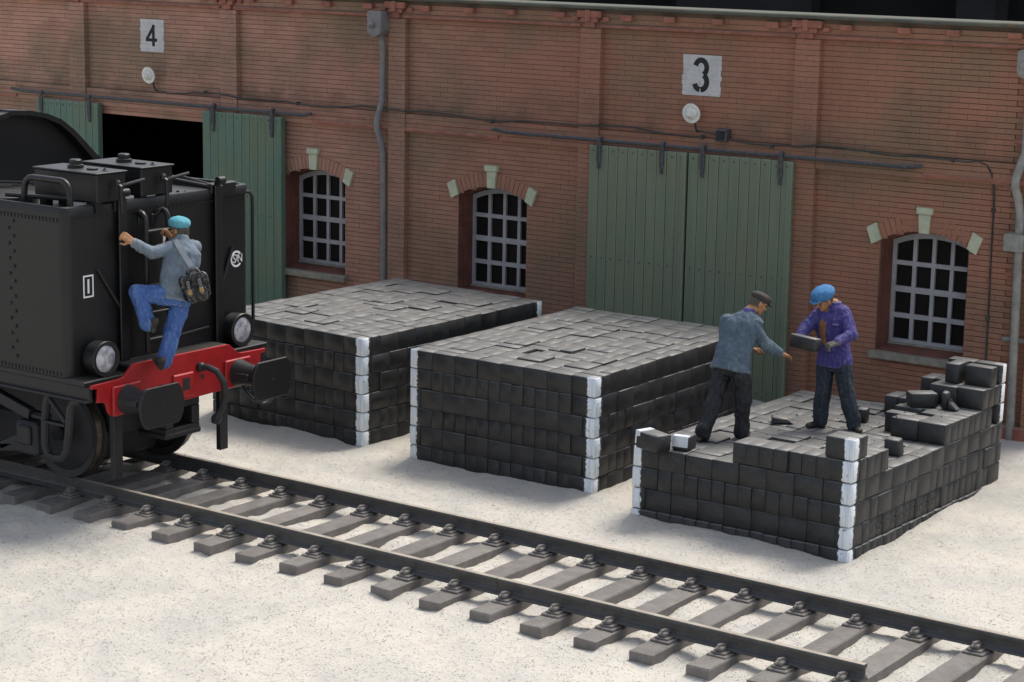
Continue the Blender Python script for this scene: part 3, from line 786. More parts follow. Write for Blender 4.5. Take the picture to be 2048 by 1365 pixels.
class Stack:
    def __init__(s, label, loc, rot, nx, ny, group):
        s.o = link('briquette_stack', None, None, label, 'coal stack', group, loc=loc, rot=rot); s.nx, s.ny = nx, ny
        s.pp = .3385; s.W = nx*s.pp; s.D = ny*s.pp; s.items = []; s.hid = []; s.off = 0; s.rot = rot; s.loc = loc
        s.M = Matrix.Translation(loc) @ Matrix.Rotation(rot[2], 4, 'Z') @ Matrix.Rotation(rot[0], 4, 'X')
    def put(s, x, y, k, along=0, kind='b', hid=False, jx=.003, jz=.003, tilt=0, me=None, dz=0):
        T = Matrix.Translation((x+rnd.uniform(-jx, jx), y+rnd.uniform(-jx, jx), k*.2415+rnd.uniform(-jz, jz)+dz)) @ Matrix.Rotation((math.pi/2 if along else 0)+rnd.uniform(-.008, .008)+(math.pi if me is None and rnd.random() < .5 else 0), 4, 'Z') if me is None else Matrix.Translation((x, y, k*.2415+dz)) @ Matrix.Rotation(rnd.uniform(-.012, .012), 4, 'Z')
        if tilt: T = T @ Matrix.Rotation(tilt, 4, 'X')
        (s.hid if hid else s.items).append((me or bmesh(kind, rnd.randrange(6)), T))
    def side(s, k, axis, pos, a, b, pat, hid=False):
        """a row of bricks along one face: axis 'x' front/back, 'y' right/left; pos = coordinate of the outer face"""
        t = a; sg = 1 if pos < .1 else -1
        while t < b-.05:
            q = pat if pat in 'SH' else ('S' if rnd.random() < .45 else 'H')
            st = s.pp if q == 'S' else s.pp/2
            if t+st > b+.03: st = s.pp/2; q = 'H'
            dep = (BW if q == 'S' else BL)/2; out = pos+sg*(dep+s.off+rnd.uniform(-.006, .006))
            if axis == 'x': s.put(t+st/2, out, k, 0 if q == 'S' else 1, hid=hid, jx=.003)
            else: s.put(out, t+st/2, k, 1 if q == 'S' else 0, hid=hid, jx=.003)
            t += st
    def ring(s, k, pf, pr, corners, hid=False):
        """one course; corners: set of 'fl','fr','br' whitewashed corner bricks"""
        al = k % 2; s.off = rnd.uniform(-.012, .014)
        cw, cd = (BL, BW) if al == 0 else (BW, BL); e = .003
        cx0 = cw+e; 
        for nm, cx, cy, sx, sy in (('fl', cw/2, cd/2, -1, -1), ('fr', s.W-cw/2, cd/2, 1, -1), ('br', s.W-cw/2, s.D-cd/2, 1, 1), ('bl', cw/2, s.D-cd/2, -1, 1)):
            if nm in corners: s.put(cx+rnd.uniform(-.008, .008), cy+rnd.uniform(-.008, .008), k, 0, hid=hid and nm == 'bl', me=corner_mesh(sx, sy, al))
            else: s.put(cx, cy, k, al, hid=nm == 'bl' or hid)
        s.side(k, 'x', 0, cx0, s.W-cx0, pf, hid)
        s.side(k, 'y', s.W, cd+e, s.D-cd-e, pr, hid)
        s.side(k, 'x', s.D, cx0, s.W-cx0, 'S', True); s.side(k, 'y', 0, cd+e, s.D-cd-e, 'S', True)
    def tile(s, k, corners, skip=lambda x, y: False, lift=.004):
        p = s.pp; al = k % 2
        for i in range(s.nx):
            for j in range(s.ny):
                x, y = i*p, j*p; cx, cy = x+p/2, y+p/2
                if skip(cx, cy): continue
                nm = {(0, 0): 'fl', (s.nx-1, 0): 'fr', (s.nx-1, s.ny-1): 'br'}.get((i, j))
                edge_x = i in (0, s.nx-1); edge_y = j in (0, s.ny-1)
                z = rnd.choice((0, 0, 0, 0, .004, -.004, .008, -.008, .018)) if not (edge_x or edge_y) else rnd.uniform(-.003, .003)
                if nm in corners:
                    sx, sy = {'fl': (-1, -1), 'fr': (1, -1), 'br': (1, 1)}[nm]
                    s.put(cx, cy-p/4 if sy < 0 else cy+p/4, k, 0, me=corner_mesh(sx, sy, 0))
                    s.put(cx, cy+p/4 if sy < 0 else cy-p/4, k, 0, jz=lift, dz=z)
                    continue
                o = (0 if edge_y else 1 if edge_x else rnd.randrange(2))
                if edge_x and not edge_y: o = 1
                if rnd.random() < .22 and not (edge_x or edge_y): s.put(cx, cy, k, 0, 'sq', jz=lift, dz=z)
                elif o == 0: s.put(cx, cy-p/4, k, 0, jz=lift, dz=z); s.put(cx, cy+p/4, k, 0, jz=lift, dz=z+rnd.choice((0, 0, .006)))
                else: s.put(cx-p/4, cy, k, 1, jz=lift, dz=z); s.put(cx+p/4, cy, k, 1, jz=lift, dz=z+rnd.choice((0, 0, .006)))
    def finish(s, top_core, limit=292):
        s.items.sort(key=lambda it: ((s.M @ it[1]).translation-CAM).length-(1.6 if it[1].translation.z > .9 else 0))
        for me, T in s.items[:limit]:
            o = link('briquette', me, s.o); o.matrix_basis = T
        rest = s.items[limit:]+s.hid; mb = MB(); mats = [COAL]
        for me, T in rest:
            mb.add([T @ v.co for v in me.vertices], [tuple(p.vertices) for p in me.polygons], 0, True)
        mb.box(.345, s.W-.345, .345, s.D-.345, .0, top_core)
        mb.build('inner_briquettes', COAL, s.o, 60, kind='stuff')
GRP = 'stacks of black coal briquettes'
st = Stack('full stack of black briquettes behind the locomotive buffers', (-6.76, 4.12, -.335), (0, 0, -.045), 8, 11, GRP)
for k in range(5): st.ring(k, 'HSHSH'[k] if k else 'M', 'M', {'fr', 'br'}, hid=(k == 0))
st.tile(5, {'fr', 'br'}); st.finish(1.2)
st = Stack('full stack of black briquettes with white corners standing between the other two stacks', (-3.205, 3.87, -.325), (0, 0, .008), 8, 11, GRP)
for k in range(5): st.ring(k, 'HSHSH'[k], 'MHSMS'[k], {'fr', 'fl', 'br'}, hid=False)
def gap(x, y): return abs(x-1.18) < .1 and abs(y-.85) < .1
st.tile(5, {'fr', 'fl', 'br'}, gap); st.put(1.10, .85, 5, 1, dz=-.002); st.put(1.285, .86, 5, 1, dz=-.035); st.finish(1.2)

# the partly unloaded stack
RL = (.288, 3.47, -.425)
st = Stack('half unloaded stack of black briquettes on which two men stand', RL, (-.019, 0, 0), 8, 12, GRP)
for k in range(3): st.ring(k, 'HSH'[k], 'HHM'[k], {'fr', 'fl', 'br'}, hid=False)
st.tile(3, {'fr', 'fl', 'br'}, lift=.006)
p = st.pp
for i in range(7):                                            # fifth course left along the front: end-on bricks
    x = 1.35+i*.1685; st.put(x, .168+(-.018 if i in (2, 3) else rnd.uniform(-.006, .012)), 4, 1, jx=.003)
st.put(st.W-BL/2, BW/2, 4, 0, me=corner_mesh(1, -1, 0)); st.put(st.W-BL/2, BW*1.53, 4, 0, jx=.003)
for i in range(3): st.put(st.W-BL/2+.008, .43+i*.169, 4, 0, jx=.006)
st.put(st.W-BL/2, BW/2+.005, 5, 0, me=corner_mesh(1, -1, 0)); st.put(st.W-BL/2-.003, BW*1.53, 5, 0, jx=.003)
y0 = 2.36                                                     # remains of the upper courses at the back right
for i, yy in enumerate((y0+.08, y0+.25)):
    for x in (st.W-.168, st.W-.168-p): st.put(x, yy+(.0 if i == 0 else .005), 4, 0, jx=.005)
for yy in (y0+.42, y0+.59): st.put(st.W-.17, yy, 4, 0, jx=.005)
for yy in (y0+.76, y0+.93, y0+1.1, y0+1.27): st.put(st.W-.17, yy, 4, 0, jx=.003); st.put(st.W-.17-p, yy, 4, 0, jx=.006)
st.put(st.W-.70, y0+.33, 4, 0, jx=.01); st.put(1.95, y0+.72, 4, 0, jx=.01); st.put(1.97, y0+.91, 4, 0); st.put(2.02, y0+.98+.13, 4, 0); st.put(2.36-.02, y0+.58, 4, 0)
st.put(1.50, y0+1.28, 4, 1); st.put(1.68, y0+1.27, 4, 1); st.put(1.93, y0+1.35, 4, 0)
for yy in (y0+1.12, y0+1.29, y0+1.46): st.put(st.W-.17, yy, 5, 0, jx=.003)
st.put(st.W-.17-p, y0+1.12, 5, 0); st.put(st.W-.17-p, y0+1.29, 5, 0); st.put(2.02, y0+1.55, 5, 1); st.put(2.02-.17, y0+1.52, 5, 1)
st.put(st.W-BL/2, st.D-BW/2, 4, 0, me=corner_mesh(1, 1, 0)); st.put(st.W-BL/2, st.D-BW/2, 5, 0, me=corner_mesh(1, 1, 0))
st.put(st.W-.17, y0+1.34, 6, 0); st.put(st.W-.17-p*.9, y0+1.36, 6, 1, jx=.01); st.put(st.W-BL/2, st.D-BW/2, 6, 0, me=corner_mesh(1, 1, 0)); st.put(st.W-.17-p, st.D-.09, 6, 0)
st.finish(.70)
def on_stack(x, y, k): return st.M @ Vector((x-RL[0], y-RL[1], k*.2415-.001))
# raised lettering pressed into some of the end-on bricks of the right face
letter = text_mesh('ANICHE\n6 S', .062, .003); letter.materials.append(coal_mat('coal_lettering'))
n = 0
for o in list(st.o.children):
    T = o.matrix_basis.translation
    if o.name.startswith('briquette') and not any(q.name.startswith('whitewash') for q in o.data.materials) and n < 12:
        ang = o.matrix_basis.to_euler().z % math.pi
        if T.x > st.W-.2 and abs(T.z-.2415*1) < .02 and .5 < T.y < 2.6 and min(ang, math.pi-ang) < .2:
            e = link('lettering', letter, o); n += 1
            flip = o.matrix_basis.to_euler().z
            e.matrix_basis = o.matrix_basis.inverted() @ Matrix.Translation((T.x+BL/2+.0005, T.y, T.z+BH/2)) @ Matrix.Rotation(math.pi/2, 4, 'Z') @ Matrix.Rotation(math.pi/2, 4, 'X')
        elif T.y < .2 and T.x < .9 and abs(T.z-.2415*3) < .02 and T.x > .4 and min(ang, math.pi-ang) < .2 and n < 11:
            e = link('lettering', letter, o); n += 1
            e.matrix_basis = o.matrix_basis.inverted() @ Matrix.Translation((T.x, T.y-BW/2-.0005, T.z+BH/2)) @ Matrix.Rotation(math.pi, 4, 'Y') @ Matrix.Rotation(math.pi/2, 4, 'X') @ Matrix.Rotation(math.pi, 4, 'Y') @ Matrix.Rotation(math.pi, 4, 'Z')
# loose briquettes, each a thing of its own
WASH = paint('whitewash', (.78, .82, .87), (.62, .67, .73), 9, .7, .3, speck=((.2, .2, .22), .5, 30))
def loose(label, x, y, k, rz, size=(BL, BW, BH), white=None, tilt=(0, 0), dz=0, wedge=0, group='loose briquettes on the half unloaded stack'):
    p = on_stack(x, y, k); l, w, h = size; q = MB()
    q.cbox(-l/2, l/2, -w/2, w/2, 0, h, .018, jit=.005)
    if wedge:
        for i, v in enumerate(q.v):
            if v[0] > 0 and v[2] > h*.5: q.v[i] = (v[0]-wedge, v[1], v[2]-wedge*.3)
    o = link('briquette', q.mesh('briquette', COAL, 60), None, label, 'briquette', group, loc=(p.x, p.y, p.z+dz), rot=(tilt[0]-.019, tilt[1], rz))
    if white:
        a = MB(); a.cbox(*white, .006, jit=.003); a.build('whitewashed_end', WASH, o)
    return o
loose('loose briquette with white top end lying at the front left corner of the low stack', .59, 3.40, 4, -.30, (.36, .22, .20), (-.186, -.10, -.112, .112, .05, .2035))
loose('small black briquette with a white painted side beside the bent man\'s rear foot', .835, 3.66, 4, .12, (.20, .25, .17), (-.092, .090, -.128, -.05, .045, .1735))
loose('broken black half briquette in front of the upper courses, near the right edge', 2.74, 5.03, 4, .15, (.19, .17, .19), wedge=.02)
loose('single black briquette lying turned on top of the upper courses at the back', 2.33, 6.63, 5, .72, (.33, .23, .17))
loose('upright broken briquette leaning against the back right pile', 2.62, 6.68, 5, .1, (.10, .14, .21), wedge=.03)
loose('small slanted briquette fragment leaning beside the upright broken piece', 2.72, 6.66, 5, .1, (.12, .14, .13), wedge=.08)
loose('small black briquette standing behind the left foot of the man in purple', 1.72, 6.33, 4, .2, (.13, .13, .17))
loose('flat broken briquette slab near the left edge behind the bent man', 1.02, 5.62, 4, .5, (.26, .17, .085), wedge=.05)
CRUMB = paint('coal_crumb', (.035, .034, .033), (.09, .085, .08), 30, .7, .4)
m_ = MB()
for i in range(230):
    if i < 120: x, y = rnd.gauss(2.2, .35), rnd.gauss(5.0, .45)
    elif i < 240: x, y = rnd.uniform(.5, 2.9), rnd.uniform(3.9, 7.2)
    else: x, y = rnd.choice(((1.05, 3.6), (1.0, 5.6), (1.8, 6.2), (2.3, 5.2)))[0]+rnd.gauss(0, .12), rnd.uniform(3.6, 6.4)
    if not (.35 < x < 2.95 and 3.55 < y < 7.3): continue
    k = 4
    if y < 3.82 and x > 1.56: k = 5
    if x > 2.3 and y > 5.8: k = 5
    p = on_stack(x, y, k); r = rnd.uniform(.004, .011)
    m_.ell(p+Vector((0, 0, r*.3)), (r*rnd.uniform(.7, 1.8), r, r*.6), (rnd.uniform(-1, 1), rnd.uniform(-1, 1), .1), (0, .3, 1), 5, 3)
m_.build('coal_crumbs', CRUMB, None, kind='stuff', label='small crumbs of coal scattered on the half unloaded stack')

# ------------------------------------------------------------------ locomotive (tender end)
BLK = paint('loco_black', (.0085, .0085, .009), (.0105, .0105, .011), 2, .42, .42, dust=((.075, .072, .066), .6), speck=((.12, .12, .12), .35, 60, .74), bump=.10, bscale=130, edge=((.10, .10, .11), .5, .008))
BLK2 = paint('loco_black_running_gear', (.016, .0165, .019), (.021, .021, .023), 4, .5, .4, speck=((.13, .12, .10), .3, 50, .72), bump=.15)
RED = paint('buffer_beam_red', (.40, .012, .014), (.33, .010, .012), 5, .42, .5, dust=((.48, .05, .05), .4), edge=((.55, .06, .06), .5, .007), bump=.06)
STEEL = paint('wheel_tread', (.17, .14, .11), (.11, .085, .06), 12, .35, .5, metal=.7, bump=.1)
LENS = None
def lens_mat():
    g = NG('lamp_lens'); c = g.mix(g.ramp(g.noise(9, 3), .35, .62), (.22, .22, .25), (.52, .51, .55)); g.fin(c, .12, .8); g.b.inputs['Coat Weight'].default_value = 1; return g.m
LENS = lens_mat()
WHITE = paint('lettering_white', (.78, .78, .78), (.70, .70, .70), 9, .6, .3, bump=0)
YC = .7175; XE = -4.28
loco = link('locomotive', None, None, 'black steam locomotive tender with red buffer beam, seen from its end', 'locomotive', loc=(XE, YC, 0))
def LP(x, y, z): return (x-XE, y-YC, z)                      # world -> locomotive coordinates
hw, zt, zb, xb = 1.44, 3.21, 1.355, -14.0
def rrect(x0, x1, y0, y1, r, n=6):
    return arc((x1-r, y1-r), r, 0, 90, n)+arc((x0+r, y1-r), r, 90, 180, n)+arc((x0+r, y0+r), r, 180, 270, n)+arc((x1-r, y0+r), r, 270, 360, n)
F3 = lambda a, b, d: (a, b, d)
m_ = MB(); o_ = rrect(xb-XE, 0, -hw, hw, .10); m_.prism(o_, F3, zb, zt-.10); tank = m_.build('tank', BLK, loco)
for p in tank.data.polygons: p.use_smooth = True
tank.data.set_sharp_from_angle(angle=rad(40))
m_ = MB(); ii = rrect(xb-XE+.06, -.05, -hw+.05, hw-.05, .09); oo = rrect(xb-XE-.012, .014, -hw-.014, hw+.014, .11); n = len(oo); zr0, zr1 = zt-.11, zt
vs = [(x, y, zr0) for x, y in oo]+[(x, y, zr1-.015) for x, y in oo]+[(x*1 if False else x, y, zr1) for x, y in rrect(xb-XE, .002, -hw-.002, hw+.002, .10)]+[(x, y, zr1) for x, y in ii]+[(x, y, zr0) for x, y in ii]
fs = []
for k in range(4):
    for i in range(n): fs.append((k*n+i, k*n+(i+1) % n, (k+1)*n+(i+1) % n, (k+1)*n+i))
m_.add(vs, fs, 0, True); m_.build('top_rim', BLK, loco, 50)
m_ = MB()
for i in range(90):                                          # rivets under the rim and above the foot, and the double column on the side
    x = -.12-.055*i
    for z in (zt-.145, zb+.035): m_.cbox(x-.012, x+.012, -hw-.012, -hw+.002, z-.022, z+.022, .005)
for i in range(46):
    y = -hw+.15+.06*i
    m_.cbox(-.002, .010, y-.011, y+.011, zt-.150, zt-.128, .004)
for i in range(19):
    z = 3.0-.083*i; x = -.80-(.075 if i % 2 else 0)
    m_.lathe([(0, .020), (.012, .018), (.018, .008)], (x, -hw-.001, z), (0, -1, 0), 8)
for i in range(46):
    x = -.25-.075*i
    m_.lathe([(0, .011), (.012, .009), (.014, .002)], (x, hw-.075, zt-.095), (0, 0, 1), 6)
m_.build('rivets', BLK2, loco, kind='stuff')
m_ = MB()
for (x, y) in ((-.35, -.95), (-.45, -.9), (-.55, -1.05), (-.25, .75), (-.33, .80), (-.55, .95), (-.62, .9), (-2.3, .2), (-2.45, .3), (-2.6, .5), (-2.4, .75)):
    m_.lathe([(0, .018), (.014, .016), (.02, .004)], (x, y, zt-.098), (0, 0, 1), 8)
m_.build('deck_bolts', BLK2, loco, kind='stuff')
# tool boxes with filler caps
def toolbox(x0, x1, y0, y1):
    m_ = MB(); m_.cbox(x0-XE, x1-XE, y0-YC, y1-YC, zt+.02, 3.535, .012); m_.cbox(x0-XE-.015, x1-XE+.015, y0-YC-.015, y1-YC+.015, 3.535, 3.553, .005)
    for x in (x0+.1, x1-.1):
        for y in (y0+.08, y1-.08): m_.box(x-XE-.05, x-XE+.05, y-YC-.05, y-YC+.05, zt-.10, zt+.02)
    o = m_.build('tool_box', BLK, loco); cx, cy = (x0+x1)/2-XE, (y0+y1)/2-YC
    m_ = MB(); m_.lathe([(-.004, .088), (.035, .088), (.04, .070), (.085, .068), (.095, .058)], (cx-.06, cy, 3.553), (0, 0, 1), 18); m_.build('filler_cap', BLK, o)
    m_ = MB(); m_.lathe([(-.004, .062), (.018, .062), (.022, .055)], (cx+.20, cy+.0, 3.553), (0, 0, 1), 16); m_.build('vent_disc', BLK, o)
    m_ = MB(); m_.lathe([(-.004, .036), (.006, .036), (.012, .018), (.022, .016), (.03, .01)], (cx+.37, cy+.02, 3.553), (0, 0, 1), 12); m_.build('small_knob', BLK, o)
    m_ = MB(); X = x1-XE+.012
    m_.lathe([(-.01, .035), (.03, .035), (.05, .02)], (X+.06, cy+.02, 3.42), (0, 0, 1), 10)
    m_.tube([(X-.02, cy, 3.36), (X+.06, cy+.02, 3.40), (X+.10, cy+.10, 3.415), (X+.12, cy+.36, 3.45)], .018, 8); m_.tube([(X+.06, cy+.02, 3.42), (X+.10, cy+.03, 3.40), (X+.11, cy+.03, 3.2), (X+.11, cy+.03, 3.12)], .024, 8)
    m_.build('lever', BLK, o)
toolbox(-5.17, -4.19, -.33, .10); toolbox(-5.16, -4.25, .39, .88)
m_ = MB(); m_.tube([LP(-5.10, -.55, 3.12), LP(-5.08, -.55, 3.34)]+[LP(-5.08+.13-.13*math.cos(t), -.55, 3.34+.13*math.sin(t)) for t in (.4, .8, 1.2, 1.57)]+[LP(-4.50+.13*math.sin(t), -.55, 3.34+.13*math.cos(t)) for t in (0, .4, .8, 1.2, 1.57)]+[LP(-4.37, -.55, 3.12)], .035, 12); hnd = m_.build('arched_handle', BLK, loco)
m_ = MB(); m_.lathe([(0, .36), (.07, .37), (.10, .36), (.112, .34)], LP(-5.62, -.36, zt-.10), (0, 0, 1), 36); hatch = m_.build('filler_hatch', BLK, loco)
m_ = MB()
for y in (-.55, -.42, -.12): m_.tube([LP(-5.9, y-.25, 3.33), LP(-5.35, y+.06, 3.335)], .012, 6)
m_.build('hatch_bar', BLK, hatch)
m_ = MB(); m_.tube([LP(-5.3, -.62, 3.26), LP(-4.42, -.28, 3.24)], .026, 8); m_.tube([LP(-4.42, -.28, 3.24), LP(-4.30, -.05, 3.30), LP(-4.235, .05, 3.36)], .026, 8)
m_.cbox(XE*0-.18, -.02, -.36-YC*0-.60, -.70, zt-.06, zt+.10, .01); m_.build('water_scoop_rod', BLK, loco)
m_ = MB(); m_.tube([LP(-4.9, 1.38, 3.30), LP(-4.30, 1.52, 3.23)], .03, 8); m_.cbox(LP(-4.36, 0, 0)[0], .03, LP(0, 1.50, 0)[1], LP(0, 1.92, 0)[1], zt-.06, zt+.06, .012); m_.tube([LP(-4.9, 1.7, 3.28), LP(-4.32, 1.60, 3.24)], .02, 8)
m_.build('tie_rod', BLK, loco)
m_ = MB(); m_.tube([LP(-4.40, -.35, 3.13), LP(-4.37, .35, 3.15), LP(-4.36, .75, 3.16), LP(-4.45, 1.0, 3.2)], .015, 6); m_.build('thin_pipe', BLK, loco)
# curved coal bulkhead
prof = [(-1.40, 3.0), (-1.40, 3.28)]
curve = [(1.50, 3.0), (1.40, 3.27), (1.30, 3.335), (1.20, 3.41), (1.05, 3.55), (.86, 3.72), (.66, 3.86), (.43, 3.945), (.16, 3.995), (-.15, 4.02)]
half = curve; full_ = [(y, z) for y, z in half]+[(-y-.0, z) for y, z in reversed(half[:-1])]
m_ = MB(); m_.prism(full_, lambda a, b, d: (d, a, b), -6.75-XE, -6.70-XE); bulk = m_.build('coal_bulkhead', BLK, loco)
m_ = MB(); n = len(full_)
def inset(p): y, z = p; return (y*.955, z-.055)
vs = [(x, *p) for x in (-6.85-XE, -6.56-XE) for p in full_[1:-1]]; k = n-2
m_.add(vs+[(x, *inset(p)) for x in (-6.85-XE, -6.56-XE) for p in full_[1:-1]], [f for i in range(k-1) for f in ((i, i+1, k+i+1, k+i), (2*k+i+1, 2*k+i, 3*k+i, 3*k+i+1), (k+i, k+i+1, 3*k+i+1, 3*k+i), (i+1, i, 2*k+i, 2*k+i+1))], 0, True); m_.build('bulkhead_flange', BLK, bulk, 40)
# end face: posts, braces, ladder, hand rail, lamps
def endpart(name, mb_, mat=BLK, parent=loco): return mb_.build(name, mat, parent)
for y in (.085, 1.60):
    m_ = MB(); m_.cbox(.0, .055, y-.03-YC, y+.015-YC, 1.37, 3.30, .008); m_.cbox(.045, .07, y-.075-YC, y+.05-YC, 1.37, 3.25, .008); m_.lathe([(-.05, .045), (.05, .045)], (.09, y-.01-YC, 3.31), (0, 1, 0), 12); endpart('post', m_)
    sg = -1 if y < 1 else 1
    m_ = MB(); m_.tube([(.02, y+sg*(.36 if sg < 0 else .25)-YC, 2.50), (.03, y+sg*.03-YC, 2.02)], .020, 6); endpart('diagonal_brace', m_)
lad = link('ladder', None, loco)
for y in (.33, .675):
    m_ = MB(); m_.tube([(-.01, y-YC+(.07 if y < .5 else -.07), 2.99), (.05, y-YC+(.03 if y < .5 else -.03), 3.055)]+[(.06+.09*math.sin(t), y-YC, 2.965+.10*math.cos(t)) for t in (0, .5, 1.0, 1.57)]+[(.15, y-YC, 1.5)], .032, 10)
    m_.cbox(-.004, .02, y-YC-.05+(.07 if y < .5 else -.07), y-YC+.05+(.07 if y < .5 else -.07), 2.93, 3.02, .006); m_.lathe([(0, .014), (.02, .01)], (.02, y-YC+(.07 if y < .5 else -.07), 2.975), (1, 0, 0), 8); m_.build('ladder_rail', BLK, lad)
for z in (2.86, 2.55, 2.25, 1.95, 1.65):
    m_ = MB(); m_.cbox(.11, .185, .33-YC, .675-YC, z-.014, z+.014, .008); m_.build('rung', BLK, lad)
m_ = MB(); yh = 2.30-YC
m_.tube([(-.12, hw-.01, 3.09), (-.12, yh-.06, 3.10), (-.12, yh, 3.085), (-.12, yh+.045, 3.03), (-.12, yh+.05, 2.9), (-.12, yh+.05, 1.45), (-.12, yh+.03, 1.40), (-.12, hw-.01, 1.395)], .021, 10); endpart('hand_rail', m_)
for y in (-.37, 1.80):
    c = Vector((.0, y-YC, 1.55)); lp = MB()
    lp.lathe([(-.02, .10), (.02, .13), (.05, .182), (.20, .194), (.222, .198), (.232, .19), (.225, .152), (.205, .15)], c, (1, 0, 0), 32); lp.box(-.0, .12, y-YC-.05, y-YC+.05, 1.30, 1.42)
    h = lp.build('headlamp', BLK, loco)
    q = MB(); q.lathe([(.195, .152), (.212, .146), (.230, .105), (.238, .045), (.240, .002)], c, (1, 0, 0), 32); q.build('lens', LENS, h)
m_ = MB(); m_.tube([(.04, -.30, 1.62), (.05, .25, 1.60), (.04, .7, 1.62)], .014, 6); endpart('conduit', m_)
# white number plate, round emblem, small placards
xw = .003
def plate_rect(mb_, y0, y1, z0, z1, mi=0, x=xw): mb_.box(-.001, x, y0-YC, y1-YC, z0, z1, mi)
m_ = MB(); y0, y1, z0, z1, t = -.475, -.325, 2.205, 2.450, .017
for r in ((y0, y1, z0, z0+t), (y0, y1, z1-t, z1), (y0, y0+t, z0+t, z1-t), (y1-t, y1, z0+t, z1-t), ((y0+y1)/2-.0125, (y0+y1)/2+.0125, z0+.045, z1-.045)): plate_rect(m_, *r)
m_.build('number_frame', WHITE, loco)
c = (1.935-YC, 2.348); m_ = MB(); ro, ri = .098, .074
pts = [(c[0]+math.cos(rad(a)), c[1]+math.sin(rad(a))) for a in range(40, 321, 14)]
for i in range(len(pts)-1):
    a, b = rad(40+14*i), rad(54+14*i); m_.prism([(c[0]+r*math.cos(t), c[1]+r*math.sin(t)) for r, t in ((ri, a), (ro, a), (ro, b), (ri, b))], lambda p, q, d: (d, p, q), -.001, xw)
emb = m_.build('round_emblem', WHITE, loco)
for t, sz, dy, dz, dx in (('S', .15, -.034, .0, .0), ('F', .11, .014, .006, .0012), ('N', .14, .060, .0, .0)):
    me = text_mesh(t, sz, .0015); me.materials.append(WHITE)
    o = link('emblem_letter', me, emb); o.matrix_basis = Matrix.Translation((xw+dx, c[0]+dy, c[1]+dz)) @ Matrix.Rotation(math.pi/2, 4, 'Z') @ Matrix.Rotation(math.pi/2, 4, 'X') @ Matrix.Diagonal((.85, 1, 1, 1))
REDP = paint('placard_red', (.42, .02, .04), None, 5, .5, .4, bump=0)
m_ = MB(); plate_rect(m_, .74, .84, 2.60, 2.76); plq = m_.build('placard', WHITE, loco)
m_ = MB(); m_.lathe([(0, .03), (.004, .028)], (xw, .79-YC, 2.68), (1, 0, 0), 14); m_.build('placard_spot', REDP, plq)
m_ = MB(); plate_rect(m_, .735, .765, 2.415, 2.455); plate_rect(m_, .740, .770, 2.345, 2.385); plate_rect(m_, .747, .765, 2.10, 2.24); m_.build('white_marks', WHITE, loco)
# foot plate, frame, buffer beam
m_ = MB(); m_.cbox(xb-XE, .262, -hw-.02, hw+.02, zb-.055, zb-.002, .01); m_.build('foot_plate', BLK, loco)
m_ = MB(); m_.cbox(xb-XE, .27, -hw+.04, -hw+.10, 1.14, zb-.06, .01); m_.cbox(xb-XE, .27, -hw+.0, -hw+.10, 1.115, 1.15, .01); m_.cbox(xb-XE, .27, hw-.10, hw-.04, 1.10, zb-.06, .01); m_.cbox(xb-XE, .27, -.5, .5, 1.0, zb-.06, .02); m_.build('sole_bar', BLK2, loco)
bp = [(-1.385, 1.308), (-.965, 1.318), (-.905, 1.335), (-.775, 1.440), (-.735, 1.452)]
bp = bp+[(-y, z-.012) for y, z in reversed(bp)]
bp += [(1.385, 1.255), (1.30, 1.245), (1.295, 1.09), (1.355, 1.075), (1.26, 1.0), (1.10, .945), (.75, .915), (-.05, .905), (-.62, .93), (-.90, .945)]+[(-1.06, .925), (-1.11, .935), (-1.145, .98), (-1.17, 1.07), (-1.20, 1.098), (-1.30, 1.105), (-1.292, 1.262), (-1.385, 1.27)]
m_ = MB(); m_.prism(bp, lambda a, b, d: (d, a, b), .265, .30); beam = bevel(m_.build('buffer_beam', RED, loco), .006)
def onbeam(name, mb_, mat=RED): return mb_.build(name, mat, beam)
m_ = MB(); m_.cbox(-.02, .262, -.78, .78, 1.30, 1.437, .02); m_.build('beam_cover', BLK, loco)
m_ = MB(); y = .71-YC; m_.cbox(.295, .335, y-.165, y+.165, .945, 1.225, .015); dp = bevel(onbeam('drawbar_plate', m_), .004)
m_ = MB(); m_.box(.28, .337, y-.03, y+.085, 1.03, 1.17); m_.build('drawbar_hole', SIGNK, dp)
for y_, z_ in ((1.035, 1.135), (.36, 1.125)):
    m_ = MB(); m_.lathe([(0, .028), (.032, .028)], (.272, y_-YC, z_), (1, 0, 0), 14); onbeam('beam_hole', m_, SIGNK)
for sg in (-1, 1):
    y = sg*.885; b_ = link('buffer', None, loco, loc=(.30, y, 1.085))
    m_ = MB(); m_.cbox(-.004, .035, -.215, .215, -.165, .17, .014); bevel(m_.build('base_plate', RED, b_), .008)
    m_ = MB(); m_.lathe([(.03, .165), (.07, .155), (.20, .125), (.33, .122), (.345, .132), (.37, .132), (.372, .10), (.53, .085)], (0, 0, 0), (1, 0, 0), 24)
    for q in (-1, 1): m_.cbox(.05, .30, q*.12-.03, q*.12+.03, -.035, .035, .008)
    m_.build('housing', BLK2, b_)
    head = [(.335*math.cos(t), .335*math.sin(t)) for t in np.linspace(0, 2*math.pi, 41)[:-1]]
    head = [(max(-.335, min(.335, a)), max(-.225, min(.225, b))) for a, b in head]
    cl = [head[0]]
    for q in head[1:]:
        if (abs(q[0]-cl[-1][0])+abs(q[1]-cl[-1][1])) > .004: cl.append(q)
    m_ = MB(); m_.prism(cl, lambda a, b, d: (d, a, b), .53, .565, smooth=False); hd = bevel(m_.build('buffer_head', BLK, b_), .012, 3)
    m_ = MB(); m_.lathe([(0, .022), (.004, .02)], (.564, 0, 0), (1, 0, 0), 10); m_.build('centre_mark', SIGNK, b_)
